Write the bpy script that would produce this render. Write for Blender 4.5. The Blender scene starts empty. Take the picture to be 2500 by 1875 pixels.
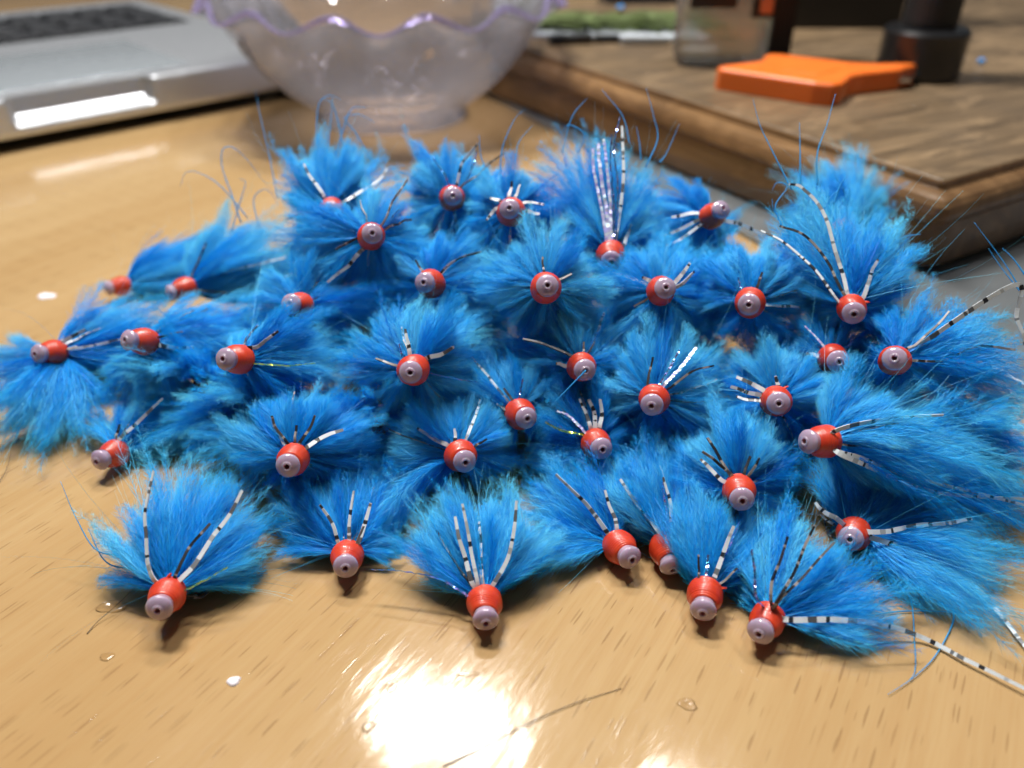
import bpy, math, random
import numpy as np
from mathutils import Vector, Matrix

scene = bpy.context.scene
# ------------------------------------------------------------------ camera
cam_data = bpy.data.cameras.new("camera")
cam = bpy.data.objects.new("camera", cam_data)
scene.collection.objects.link(cam)
cam.location = (0, 0, 0.099)
cam.rotation_euler = (math.radians(90 - 33.2), 0, 0)
cam_data.sensor_width = 36.0
cam_data.lens = 28.25
cam_data.clip_start = 0.005
cam_data.clip_end = 20
cam_data.dof.use_dof = True
cam_data.dof.focus_distance = 0.134
cam_data.dof.aperture_fstop = 12.5
cam_data.dof.aperture_blades = 0
scene.camera = cam

# ------------------------------------------------------------------ light
world = bpy.data.worlds.new("World")
scene.world = world
world.use_nodes = True
bgn = world.node_tree.nodes["Background"]
bgn.inputs[0].default_value = (0.86, 0.93, 1.0, 1)
bgn.inputs[1].default_value = 0.078

def area_lamp(name, loc, target, size, watts, color, size_y=None):
    d = bpy.data.lights.new(name, 'AREA')
    d.shape = 'ELLIPSE' if size_y else 'DISK'
    d.size = size
    if size_y:
        d.size_y = size_y
    d.energy = watts
    d.color = color
    o = bpy.data.objects.new(name, d)
    scene.collection.objects.link(o)
    o.location = loc
    o.rotation_euler = (Vector(target) - Vector(loc)).to_track_quat('-Z', 'Y').to_euler()
    return o

area_lamp("lamp_bulb", (-0.085, 0.405, 0.500), (0, 0.11, 0.02), 0.050, 0.70, (1.0, 0.96, 0.90))
area_lamp("lamp_bulb", (-0.028, 0.405, 0.510), (0, 0.11, 0.02), 0.050, 0.70, (1.0, 0.96, 0.90))
area_lamp("lamp_bulb", (0.135, 0.385, 0.580), (0, 0.11, 0.02), 0.045, 0.32, (1.0, 0.97, 0.93))
area_lamp("ceiling_spot", (-0.30, 0.42, 1.00), (0, 0.14, 0), 0.130, 8.0, (1.0, 0.975, 0.94))
area_lamp("ceiling_spot", (-0.14, 0.40, 1.02), (0, 0.14, 0), 0.130, 6.0, (1.0, 0.975, 0.94))
area_lamp("ceiling_spot", (0.26, 0.38, 1.00), (0, 0.14, 0), 0.130, 3.7, (1.0, 0.985, 0.97))

scene.view_settings.view_transform = 'Standard'
scene.view_settings.look = 'None'
scene.view_settings.exposure = 0.0
scene.view_settings.gamma = 1.0
cy = scene.cycles
cy.use_denoising = True
cy.use_adaptive_sampling = True
cy.adaptive_threshold = 0.08
cy.adaptive_min_samples = 24
cy.max_bounces = 10
cy.diffuse_bounces = 3
cy.glossy_bounces = 4
cy.transmission_bounces = 8
cy.transparent_max_bounces = 8
cy.caustics_reflective = False
cy.caustics_refractive = False
cy.sample_clamp_indirect = 4.0

MM = 0.001

# ------------------------------------------------------------------ materials
def new_mat(name):
    m = bpy.data.materials.new(name)
    m.use_nodes = True
    nt = m.node_tree
    return m, nt, nt.nodes["Principled BSDF"]

def principled(name, col, rough=0.5, metallic=0.0, coat=0.0, trans=0.0, ior=1.45, sss=0.0, sss_r=(1, 1, 1), sss_scale=0.001, noise=0.0, noise_scale=200.0):
    m, nt, b = new_mat(name)
    b.inputs["Base Color"].default_value = (*col, 1)
    b.inputs["Roughness"].default_value = rough
    b.inputs["Metallic"].default_value = metallic
    b.inputs["Coat Weight"].default_value = coat
    b.inputs["Coat Roughness"].default_value = 0.08
    b.inputs["Transmission Weight"].default_value = trans
    b.inputs["IOR"].default_value = ior
    if sss:
        b.inputs["Subsurface Weight"].default_value = sss
        b.inputs["Subsurface Radius"].default_value = sss_r
        b.inputs["Subsurface Scale"].default_value = sss_scale
    if noise:
        tc = nt.nodes.new("ShaderNodeTexCoord")
        n = nt.nodes.new("ShaderNodeTexNoise")
        n.inputs["Scale"].default_value = noise_scale
        n.inputs["Detail"].default_value = 4
        nt.links.new(tc.outputs["Object"], n.inputs["Vector"])
        mx = nt.nodes.new("ShaderNodeMix")
        mx.data_type = 'RGBA'
        mx.inputs[6].default_value = tuple(c * (1 - noise) for c in col) + (1,)
        mx.inputs[7].default_value = tuple(min(1, c * (1 + noise)) for c in col) + (1,)
        nt.links.new(n.outputs["Fac"], mx.inputs[0])
        nt.links.new(mx.outputs[2], b.inputs["Base Color"])
        mr = nt.nodes.new("ShaderNodeMapRange")
        mr.inputs[3].default_value = rough * 0.75
        mr.inputs[4].default_value = min(1, rough * 1.3)
        nt.links.new(n.outputs["Fac"], mr.inputs[0])
        nt.links.new(mr.outputs[0], b.inputs["Roughness"])
    return m

class NB:
    """tiny node builder"""
    def __init__(self, nt):
        self.nt = nt
    def n(self, t, **kw):
        x = self.nt.nodes.new(t)
        for k, v in kw.items():
            setattr(x, k, v)
        return x
    def l(self, a, b):
        self.nt.links.new(a, b)
    def math(self, op, a, b=None, clamp=False):
        x = self.n("ShaderNodeMath", operation=op, use_clamp=clamp)
        for i, v in enumerate((a, b)):
            if v is None:
                continue
            if hasattr(v, "is_output"):
                self.l(v, x.inputs[i])
            else:
                x.inputs[i].default_value = v
        return x.outputs[0]
    def mix(self, f, a, b, blend='MIX'):
        x = self.n("ShaderNodeMix", data_type='RGBA', blend_type=blend)
        for i, v in ((0, f), (6, a), (7, b)):
            if hasattr(v, "is_output"):
                self.l(v, x.inputs[i])
            elif i == 0:
                x.inputs[0].default_value = v
            else:
                x.inputs[i].default_value = (*v, 1)
        return x.outputs[2]
    def noise(self, vec, scale, detail=4, rough=0.55, dist=0.0):
        x = self.n("ShaderNodeTexNoise")
        self.l(vec, x.inputs["Vector"])
        x.inputs["Scale"].default_value = scale
        x.inputs["Detail"].default_value = detail
        x.inputs["Roughness"].default_value = rough
        x.inputs["Distortion"].default_value = dist
        return x.outputs["Fac"]
    def mapping(self, vec, rot=(0, 0, 0), scale=(1, 1, 1), loc=(0, 0, 0)):
        x = self.n("ShaderNodeMapping")
        self.l(vec, x.inputs["Vector"])
        x.inputs["Rotation"].default_value = rot
        x.inputs["Scale"].default_value = scale
        x.inputs["Location"].default_value = loc
        return x.outputs[0]
    def maprange(self, v, a, b, c, d, smooth=False):
        x = self.n("ShaderNodeMapRange")
        if smooth:
            x.interpolation_type = 'SMOOTHSTEP'
        self.l(v, x.inputs[0])
        for i, q in enumerate((a, b, c, d)):
            x.inputs[i + 1].default_value = q
        return x.outputs[0]

def beech_material():
    m, nt, b = new_mat("varnished_beech")
    N = NB(nt)
    tc = N.n("ShaderNodeTexCoord").outputs["Object"]
    g = N.mapping(tc, rot=(0, 0, math.radians(-58)))          # X runs along the grain
    # broad tone along the grain, staves about 90 mm wide
    tone = N.noise(N.mapping(g, scale=(3, 28, 1)), 1.0, 5, 0.6, 0.4)
    fine = N.noise(N.mapping(g, scale=(35, 900, 1)), 1.0, 3, 0.6)
    pores = N.noise(N.mapping(g, scale=(160, 3600, 1)), 1.0, 2, 0.6)
    sep = N.n("ShaderNodeSeparateXYZ")
    N.l(g, sep.inputs[0])
    stave = N.n("ShaderNodeTexWhiteNoise", noise_dimensions='1D')
    N.l(N.math('FLOOR', N.math('MULTIPLY', N.math('ADD', sep.outputs[1], 0.037), 1 / 0.085)), stave.inputs["W"])
    col = N.mix(N.maprange(tone, 0.3, 0.7, 0, 1), (0.365, 0.232, 0.098), (0.475, 0.335, 0.168))
    col = N.mix(N.math('MULTIPLY', stave.outputs["Value"], 0.45), col, (0.42, 0.245, 0.105))
    col = N.mix(N.maprange(fine, 0.35, 0.75, 0.0, 0.45), col, (0.36, 0.20, 0.08))
    col = N.mix(N.maprange(pores, 0.55, 0.8, 0.0, 0.25), col, (0.30, 0.15, 0.05))
    # medullary ray flecks
    vo = N.n("ShaderNodeTexVoronoi", voronoi_dimensions='2D')
    wob = N.noise(g, 60.0, 2)
    gv = N.n("ShaderNodeVectorMath", operation='ADD')
    N.l(N.mapping(g, scale=(1 / 0.0064, 1 / 0.00056, 1)), gv.inputs[0])
    cmb = N.n("ShaderNodeCombineXYZ")
    N.l(N.math('MULTIPLY', wob, 1.5), cmb.inputs[1])
    N.l(cmb.outputs[0], gv.inputs[1])
    N.l(gv.outputs[0], vo.inputs["Vector"])
    vo.inputs["Scale"].default_value = 1.0
    vo.inputs["Randomness"].default_value = 1.0
    sc2 = N.n("ShaderNodeSeparateColor")
    N.l(vo.outputs["Color"], sc2.inputs[0])
    keep = N.math('LESS_THAN', sc2.outputs[0], 0.25)
    size = N.maprange(sc2.outputs[1], 0, 1, 0.18, 0.42)
    inside = N.maprange(N.math('SUBTRACT', vo.outputs["Distance"], size), -0.10, 0.02, 1, 0, True)
    fleck = N.math('MULTIPLY', N.math('MULTIPLY', inside, keep), N.maprange(sc2.outputs[2], 0, 1, 0.15, 0.58))
    col = N.mix(fleck, col, (0.21, 0.115, 0.048))
    N.l(col, b.inputs["Base Color"])
    # varnish: scratches along the grain, smears, one dull dried patch
    scr = N.noise(N.mapping(g, scale=(90, 2600, 1)), 1.0, 3, 0.7)
    smear = N.noise(tc, 22.0, 4, 0.6)
    rough = N.math('ADD', N.maprange(scr, 0.3, 0.75, 0.05, 0.12), N.maprange(smear, 0.45, 0.7, 0.0, 0.07))
    def patch(cx, cy, rx, ry):
        d = N.mapping(tc, loc=(-cx / rx, -cy / ry, 0), scale=(1 / rx, 1 / ry, 0))
        ln = N.n("ShaderNodeVectorMath", operation='LENGTH')
        N.l(d, ln.inputs[0])
        wb = N.noise(tc, 260.0, 2)
        return N.maprange(N.math('ADD', ln.outputs["Value"], N.math('MULTIPLY', wb, 0.7)), 1.22, 1.38, 1, 0, True)
    dull = N.math('MAXIMUM', patch(-0.0140, 0.0645, 0.0050, 0.0036), patch(-0.0270, 0.0690, 0.0012, 0.0011))
    rough = N.math('ADD', rough, N.math('MULTIPLY', dull, 0.8), clamp=True)
    N.l(rough, b.inputs["Roughness"])
    b.inputs["Specular IOR Level"].default_value = 0.5
    bm = N.n("ShaderNodeBump")
    bm.inputs["Strength"].default_value = 0.13
    bm.inputs["Distance"].default_value = 0.00005
    hgt = N.math('ADD', N.math('MULTIPLY', scr, 1.0), N.math('ADD', N.math('MULTIPLY', fleck, -1.2), N.math('MULTIPLY', smear, 1.5)))
    N.l(hgt, bm.inputs["Height"])
    bw_ = N.n("ShaderNodeBump")                       # slow waviness of the varnish
    bw_.inputs["Strength"].default_value = 1.0
    bw_.inputs["Distance"].default_value = 0.00011
    N.l(N.noise(N.mapping(g, scale=(70, 190, 1)), 1.0, 3, 0.5), bw_.inputs["Height"])
    N.l(bw_.outputs[0], bm.inputs["Normal"])
    N.l(bm.outputs[0], b.inputs["Normal"])
    return m

def board_material(name, light, dark, grain_deg, rough):
    m, nt, b = new_mat(name)
    N = NB(nt)
    tc = N.n("ShaderNodeTexCoord").outputs["Object"]
    g = N.mapping(tc, rot=(0, 0, math.radians(-grain_deg)))
    a = N.noise(N.mapping(g, scale=(14, 260, 120)), 1.0, 6, 0.65, 0.5)
    c = N.noise(tc, 28.0, 4, 0.6)
    col = N.mix(N.maprange(a, 0.32, 0.68, 0, 1), dark, light)
    col = N.mix(N.maprange(c, 0.4, 0.75, 0, 0.55), col, tuple(x * 0.55 for x in dark))
    worn = N.noise(N.mapping(g, scale=(22, 48, 60)), 1.0, 7, 0.72, 1.2)
    col = N.mix(N.maprange(worn, 0.50, 0.68, 0, 0.75), col, tuple(min(1, x * 1.5) for x in light))
    N.l(col, b.inputs["Base Color"])
    N.l(N.maprange(c, 0.3, 0.7, rough * 0.7, rough * 1.3), b.inputs["Roughness"])
    bm = N.n("ShaderNodeBump")
    bm.inputs["Strength"].default_value = 0.5
    bm.inputs["Distance"].default_value = 0.0004
    N.l(a, bm.inputs["Height"])
    N.l(bm.outputs[0], b.inputs["Normal"])
    return m

def feather_material(name, deep, mid, pale):
    m = bpy.data.materials.new(name)
    m.use_nodes = True
    nt = m.node_tree
    nt.nodes.clear()
    N = NB(nt)
    out = N.n("ShaderNodeOutputMaterial")
    at = N.n("ShaderNodeAttribute", attribute_name="shade")
    inf = N.n("ShaderNodeObjectInfo")
    v = N.math('ADD', at.outputs["Fac"], N.maprange(inf.outputs["Random"], 0, 1, -0.26, 0.26), clamp=True)
    rmp = N.n("ShaderNodeValToRGB")
    rmp.color_ramp.elements[0].position = 0.0
    rmp.color_ramp.elements[0].color = (*deep, 1)
    rmp.color_ramp.elements[1].position = 1.0
    rmp.color_ramp.elements[1].color = (*pale, 1)
    e = rmp.color_ramp.elements.new(0.45)
    e.color = (*mid, 1)
    N.l(v, rmp.inputs[0])
    df = N.n("ShaderNodeBsdfDiffuse")
    tr = N.n("ShaderNodeBsdfTranslucent")
    gl = N.n("ShaderNodeBsdfGlossy")
    gl.inputs["Roughness"].default_value = 0.42
    gl.inputs["Color"].default_value = (0.55, 0.8, 1.0, 1)
    N.l(rmp.outputs[0], df.inputs["Color"])
    N.l(rmp.outputs[0], tr.inputs["Color"])
    m1 = N.n("ShaderNodeMixShader")
    m1.inputs[0].default_value = 0.38
    N.l(df.outputs[0], m1.inputs[1])
    N.l(tr.outputs[0], m1.inputs[2])
    m2 = N.n("ShaderNodeMixShader")
    m2.inputs[0].default_value = 0.035
    N.l(m1.outputs[0], m2.inputs[1])
    N.l(gl.outputs[0], m2.inputs[2])
    N.l(m2.outputs[0], out.inputs[0])
    return m

def barred_material(name, light, dark, freq, duty):
    m, nt, b = new_mat(name)
    N = NB(nt)
    at = N.n("ShaderNodeAttribute", attribute_name="along")
    inf = N.n("ShaderNodeObjectInfo")
    u = N.math('ADD', N.math('MULTIPLY', at.outputs["Fac"], freq), N.math('MULTIPLY', inf.outputs["Random"], 17.0))
    cmb = N.n("ShaderNodeCombineXYZ")
    N.l(u, cmb.inputs[0])
    jit = N.noise(cmb.outputs[0], 0.9, 2)
    tc = N.n("ShaderNodeTexCoord").outputs["Object"]
    edge = N.noise(tc, 1500.0, 2)
    w = N.math('FRACT', N.math('ADD', N.math('ADD', u, N.math('MULTIPLY', jit, 2.6)), N.math('MULTIPLY', edge, 0.16)))
    k = N.math('GREATER_THAN', w, 1 - duty)
    fl = N.math('FLOOR', N.math('ADD', N.math('ADD', u, N.math('MULTIPLY', jit, 2.6)), N.math('MULTIPLY', edge, 0.16)))
    wn = N.n("ShaderNodeTexWhiteNoise", noise_dimensions='1D')
    N.l(fl, wn.inputs["W"])
    k = N.math('MULTIPLY', k, N.maprange(wn.outputs["Value"], 0.0, 0.6, 0.35, 1.0))
    smudge = N.maprange(N.noise(tc, 700.0, 3), 0.5, 0.8, 0.0, 0.3)
    col = N.mix(k, N.mix(smudge, light, tuple(c * 0.5 for c in light)), dark)
    N.l(col, b.inputs["Base Color"])
    b.inputs["Roughness"].default_value = 0.4
    return m

def tinsel_material(name, cols, rough=0.16, metallic=0.85):
    m, nt, b = new_mat(name)
    N = NB(nt)
    at = N.n("ShaderNodeAttribute", attribute_name="along")
    inf = N.n("ShaderNodeObjectInfo")
    cmb = N.n("ShaderNodeCombineXYZ")
    N.l(N.math('ADD', N.math('MULTIPLY', at.outputs["Fac"], 700.0), N.math('MULTIPLY', inf.outputs["Random"], 50.0)), cmb.inputs[0])
    n = N.noise(cmb.outputs[0], 1.0, 2)
    r = N.n("ShaderNodeValToRGB")
    for i, (p, c) in enumerate(cols):
        e = r.color_ramp.elements[i] if i < 2 else r.color_ramp.elements.new(p)
        e.position = p
        e.color = (*c, 1)
    N.l(n, r.inputs[0])
    N.l(r.outputs[0], b.inputs["Base Color"])
    b.inputs["Metallic"].default_value = metallic
    b.inputs["Roughness"].default_value = rough
    return m

def thread_material():
    m, nt, b = new_mat("lacquered_red_thread")
    N = NB(nt)
    tc = N.n("ShaderNodeTexCoord").outputs["Object"]
    inf = N.n("ShaderNodeObjectInfo")
    off = N.n("ShaderNodeVectorMath", operation='ADD')
    N.l(tc, off.inputs[0])
    N.l(inf.outputs["Random"], off.inputs[1])
    n = N.noise(off.outputs[0], 420.0, 4, 0.6)
    st = N.noise(N.mapping(off.outputs[0], scale=(150, 150, 7000)), 1.0, 2, 0.6)
    col = N.mix(N.maprange(n, 0.3, 0.75, 0, 1), (0.62, 0.055, 0.012), (0.50, 0.026, 0.009))
    col = N.mix(N.maprange(st, 0.45, 0.8, 0, 0.5), col, (0.36, 0.012, 0.010))
    N.l(col, b.inputs["Base Color"])
    b.inputs["Roughness"].default_value = 0.42
    b.inputs["Coat Weight"].default_value = 0.35
    b.inputs["Coat Roughness"].default_value = 0.12
    bm = N.n("ShaderNodeBump")
    bm.inputs["Strength"].default_value = 0.5
    bm.inputs["Distance"].default_value = 0.00008
    N.l(N.math('ADD', N.math('MULTIPLY', st, 0.6), n), bm.inputs["Height"])
    N.l(bm.outputs[0], b.inputs["Normal"])
    return m

M = {}
M['table'] = beech_material()
M['board_top'] = board_material("weathered_board_top", (0.215, 0.145, 0.080), (0.080, 0.053, 0.029), 31, 0.42)
M['board_side'] = board_material("varnished_board_edge", (0.215, 0.122, 0.055), (0.12, 0.063, 0.027), -58, 0.22)
M['feather'] = feather_material("dyed_marabou", (0.001, 0.22, 0.78), (0.003, 0.48, 0.97), (0.20, 0.80, 0.99))  # dye blue; lit tips and shadow are put into the pale and deep ends
M['white_leg'] = barred_material("barred_white_leg", (0.62, 0.67, 0.70), (0.018, 0.020, 0.026), 300.0, 0.33)
M['dark_leg'] = barred_material("barred_dark_leg", (0.30, 0.28, 0.26), (0.014, 0.014, 0.018), 300.0, 0.80)
M['tinsel'] = tinsel_material("blue_tinsel", [(0.30, (0.05, 0.22, 0.85)), (0.70, (0.75, 0.90, 1.0)), (0.45, (0.10, 0.55, 0.95)), (0.55, (0.35, 0.30, 0.85))])
M['bright'] = tinsel_material("silver_tinsel", [(0.30, (0.25, 0.60, 0.95)), (0.70, (0.95, 0.98, 1.0)), (0.45, (0.85, 0.95, 1.0)), (0.55, (0.45, 0.40, 0.95))], 0.30, 0.45)
M['green'] = tinsel_material("green_tinsel", [(0.30, (0.35, 0.70, 0.10)), (0.70, (0.15, 0.30, 0.75)), (0.45, (0.75, 0.80, 0.10)), (0.58, (0.10, 0.55, 0.35))])
M['thread'] = thread_material()
M['bead'] = principled("frosted_lilac_plastic", (0.66, 0.52, 0.68), 0.13, trans=0.45, sss=0.7, sss_r=(1.0, 0.8, 0.9), sss_scale=0.0012, coat=0.8, noise=0.06, noise_scale=900)
M['bore'] = principled("dim_tube_bore", (0.40, 0.13, 0.14), 0.5, noise=0.2)  # shade of the deep hole put into the colour, reddish like the thread
M['tube'] = principled("clear_tube", (0.75, 0.75, 0.80), 0.2, trans=0.6)
M['stray'] = feather_material("stray_barb", (0.04, 0.42, 0.85), (0.08, 0.50, 0.90), (0.2, 0.62, 0.92))

# ------------------------------------------------------------------ mesh helpers
def link(o, parent=None):
    scene.collection.objects.link(o)
    if parent:
        o.parent = parent
    return o

def mesh_from(name, verts, faces, mat, smooth=False, attr=None):
    me = bpy.data.meshes.new(name)
    me.from_pydata([tuple(v) for v in verts], [], faces)
    if attr is not None:
        a = me.attributes.new(attr[0], 'FLOAT', 'POINT')
        a.data.foreach_set("value", np.asarray(attr[1], dtype=np.float32))
    if mat:
        me.materials.append(mat)
    if smooth:
        me.polygons.foreach_set("use_smooth", [True] * len(me.polygons))
    me.update()
    return me

def obj(name, me, parent=None, loc=None, rotz=None):
    o = bpy.data.objects.new(name, me)
    link(o, parent)
    if loc is not None:
        o.location = loc
    if rotz is not None:
        o.rotation_euler = (0, 0, rotz)
    return o

def tag(o, label, cat, group=None):
    o["label"] = label
    o["category"] = cat
    if group:
        o["group"] = group
    return o

def thing(name, label, cat, loc=(0, 0, 0), group=None):
    o = bpy.data.objects.new(name, None)
    o.empty_display_size = 0.005
    link(o)
    o.location = loc
    return tag(o, label, cat, group)

def lathe(profile, seg=40, close=False, rfun=None):
    """profile: (r, z); returns verts, faces. rfun(r, z, phi) -> (r, z)"""
    vs, fs = [], []
    n = len(profile)
    for i in range(seg):
        ph = 2 * math.pi * i / seg
        for r, z in profile:
            if rfun:
                r, z = rfun(r, z, ph)
            vs.append((r * math.cos(ph), r * math.sin(ph), z))
    for i in range(seg):
        j = (i + 1) % seg
        for k in range(n - 1 if not close else n):
            k2 = (k + 1) % n
            fs.append((i * n + k, j * n + k, j * n + k2, i * n + k2))
    return vs, fs

def box_mesh(name, sx, sy, sz, mat, bevel=0.0, seg=2):
    """box standing on z=0, centred in x and y, with rounded vertical and top edges"""
    import bmesh
    bm = bmesh.new()
    bmesh.ops.create_cube(bm, size=1.0)
    for v in bm.verts:
        v.co = Vector((v.co.x * sx, v.co.y * sy, (v.co.z + 0.5) * sz))
    if bevel:
        bmesh.ops.bevel(bm, geom=bm.edges[:], offset=bevel, segments=seg, affect='EDGES', profile=0.6)
    me = bpy.data.meshes.new(name)
    bm.to_mesh(me)
    bm.free()
    me.materials.append(mat)
    if bevel:
        me.polygons.foreach_set("use_smooth", [True] * len(me.polygons))
    return me

def prism_mesh(name, outline, z0, z1, mat, bevel=0.0, seg=3):
    import bmesh
    bm = bmesh.new()
    lo = [bm.verts.new((x, y, z0)) for x, y in outline]
    f = bm.faces.new(lo)
    r = bmesh.ops.extrude_face_region(bm, geom=[f])
    for v in r['geom']:
        if isinstance(v, bmesh.types.BMVert):
            v.co.z = z1
    bmesh.ops.recalc_face_normals(bm, faces=bm.faces[:])
    if bevel:
        es = [e for e in bm.edges if abs(e.verts[0].co.z - e.verts[1].co.z) < 1e-7 and e.verts[0].co.z > (z0 + z1) / 2]
        bmesh.ops.bevel(bm, geom=es, offset=bevel, segments=seg, affect='EDGES', profile=0.5)
    me = bpy.data.meshes.new(name)
    bm.to_mesh(me)
    bm.free()
    me.materials.append(mat)
    return me

def spline(pts, n):
    """Catmull-Rom through pts, n samples"""
    P = [np.array(p, float) for p in pts]
    P = [2 * P[0] - P[1]] + P + [2 * P[-1] - P[-2]]
    m = len(P) - 3
    out = []
    for i in range(n):
        t = i / (n - 1) * m
        k = min(int(t), m - 1)
        u = t - k
        a, b, c, d = P[k:k + 4]
        out.append(0.5 * ((2 * b) + (c - a) * u + (2 * a - 5 * b + 4 * c - d) * u * u + (3 * b - a - 3 * c + d) * u ** 3))
    return np.array(out)

def strand(path, wfun, tfun, nsides=4, twist=0.0, roll=0.0, ref=(0.3, -0.6, 0.74), flutter=0.0):
    """tube with elliptical section along path; wfun/tfun(t) half width / half thickness"""
    vs, fs, along = [], [], []
    n = len(path)
    tang = np.gradient(path, axis=0)
    tang /= np.linalg.norm(tang, axis=1)[:, None]
    ref = np.array(ref)
    fl = np.random.default_rng(n).normal(0, 1, n) * flutter
    s = 0.0
    for i in range(n):
        if i:
            s += np.linalg.norm(path[i] - path[i - 1])
        t = tang[i]
        a = np.cross(t, ref)
        a /= np.linalg.norm(a) + 1e-12
        b = np.cross(t, a)
        u = i / (n - 1)
        ang0 = roll + twist * u + fl[i]
        A = a * math.cos(ang0) + b * math.sin(ang0)
        B = -a * math.sin(ang0) + b * math.cos(ang0)
        for k in range(nsides):
            th = 2 * math.pi * (k + 0.5) / nsides
            vs.append(path[i] + A * math.cos(th) * wfun(u) * 1.414 + B * math.sin(th) * tfun(u) * 1.414)
            along.append(s)
    for i in range(n - 1):
        for k in range(nsides):
            k2 = (k + 1) % nsides
            fs.append((i * nsides + k, i * nsides + k2, (i + 1) * nsides + k2, (i + 1) * nsides + k))
    fs.append(tuple(range(nsides))[::-1])
    fs.append(tuple((n - 1) * nsides + k for k in range(nsides)))
    return vs, fs, along

# ------------------------------------------------------------------ the setting: table top
tb = obj("table", box_mesh("table", 2.4, 2.2, 0.03, M['table']), loc=(0, 0.95, -0.03))
tb["kind"] = "structure"

# ------------------------------------------------------------------ flies: measured layout
FLIES = {  # head centre in mm, forward axis
 1: ((-38.9,165.9,35.5), (0.145,-0.953,0.265)),
 2: ((-27.4,146.5,37.5), (0.230,-0.831,0.507)),
 3: ((-12.7,164.3,38.7), (0.117,-0.887,0.446)),
 4: ((-0.2,151.6,40.5), (-0.084,-0.855,0.512)),
 5: ((19.5,146.9,33.3), (-0.071,-0.995,0.073)),
 6: ((41.8,159.3,36.7), (0.316,-0.672,0.670)),
 7: ((-15.9,141.5,29.8), (-0.194,-0.852,0.486)),
 8: ((6.1,130.1,34.5), (0.035,-0.868,0.495)),
 9: ((27.6,134.0,32.0), (-0.000,-0.812,0.583)),
 10: ((43.4,130.7,31.2), (-0.337,-0.876,0.345)),
 11: ((61.0,128.1,31.3), (-0.304,-0.930,0.209)),
 12: ((-104.0,193.0,3.8), (-0.756,-0.639,0.142)),
 13: ((-78.0,172.5,13.2), (-0.772,-0.635,0.015)),
 14: ((-41.4,139.1,26.2), (-0.217,-0.845,0.489)),
 15: ((-95.7,143.6,12.8), (-0.370,-0.819,0.439)),
 16: ((-71.8,135.3,20.4), (-0.436,-0.745,0.505)),
 17: ((-48.5,121.2,24.9), (-0.294,-0.795,0.530)),
 18: ((-17.2,118.4,24.4), (-0.029,-0.908,0.418)),
 19: ((12.7,124.3,21.4), (0.071,-0.902,0.425)),
 20: ((58.3,124.6,22.9), (-0.133,-0.894,0.428)),
 21: ((65.7,117.6,26.9), (-0.445,-0.711,0.544)),
 22: ((1.6,119.5,14.2), (0.283,-0.879,0.384)),
 23: ((25.1,117.3,18.9), (-0.263,-0.895,0.359)),
 24: ((46.0,115.4,19.9), (-0.166,-0.862,0.478)),
 25: ((-76.3,121.3,3.6), (-0.337,-0.899,0.281)),
 26: ((-36.5,105.1,15.1), (0.021,-0.920,0.392)),
 27: ((-8.9,110.2,11.9), (0.247,-0.887,0.391)),
 28: ((15.1,114.8,11.0), (0.172,-0.923,0.344)),
 29: ((51.0,105.3,18.8), (-0.891,-0.361,0.274)),
 30: ((37.3,100.8,11.9), (-0.143,-0.948,0.284)),
 31: ((56.1,97.0,6.1), (-0.518,-0.745,0.421)),
 32: ((-52.3,84.2,5.4), (0.080,-0.944,0.321)),
 33: ((-26.9,94.2,3.6), (0.121,-0.950,0.286)),
 34: ((-4.2,84.3,3.6), (0.059,-0.994,0.089)),
 35: ((17.9,96.3,3.6), (0.306,-0.923,0.235)),
 36: ((25.5,95.8,3.6), (0.123,-0.990,-0.067)),
 37: ((29.8,86.0,3.6), (-0.273,-0.958,0.090)),
 38: ((38.1,81.1,3.6), (-0.547,-0.805,0.229)),
 39: ((-22.9,152.7,26.7), (-0.253,-0.909,0.332)),
 40: ((79.8,182.5,24.1), (-0.237,-0.949,0.209)),
}
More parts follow.
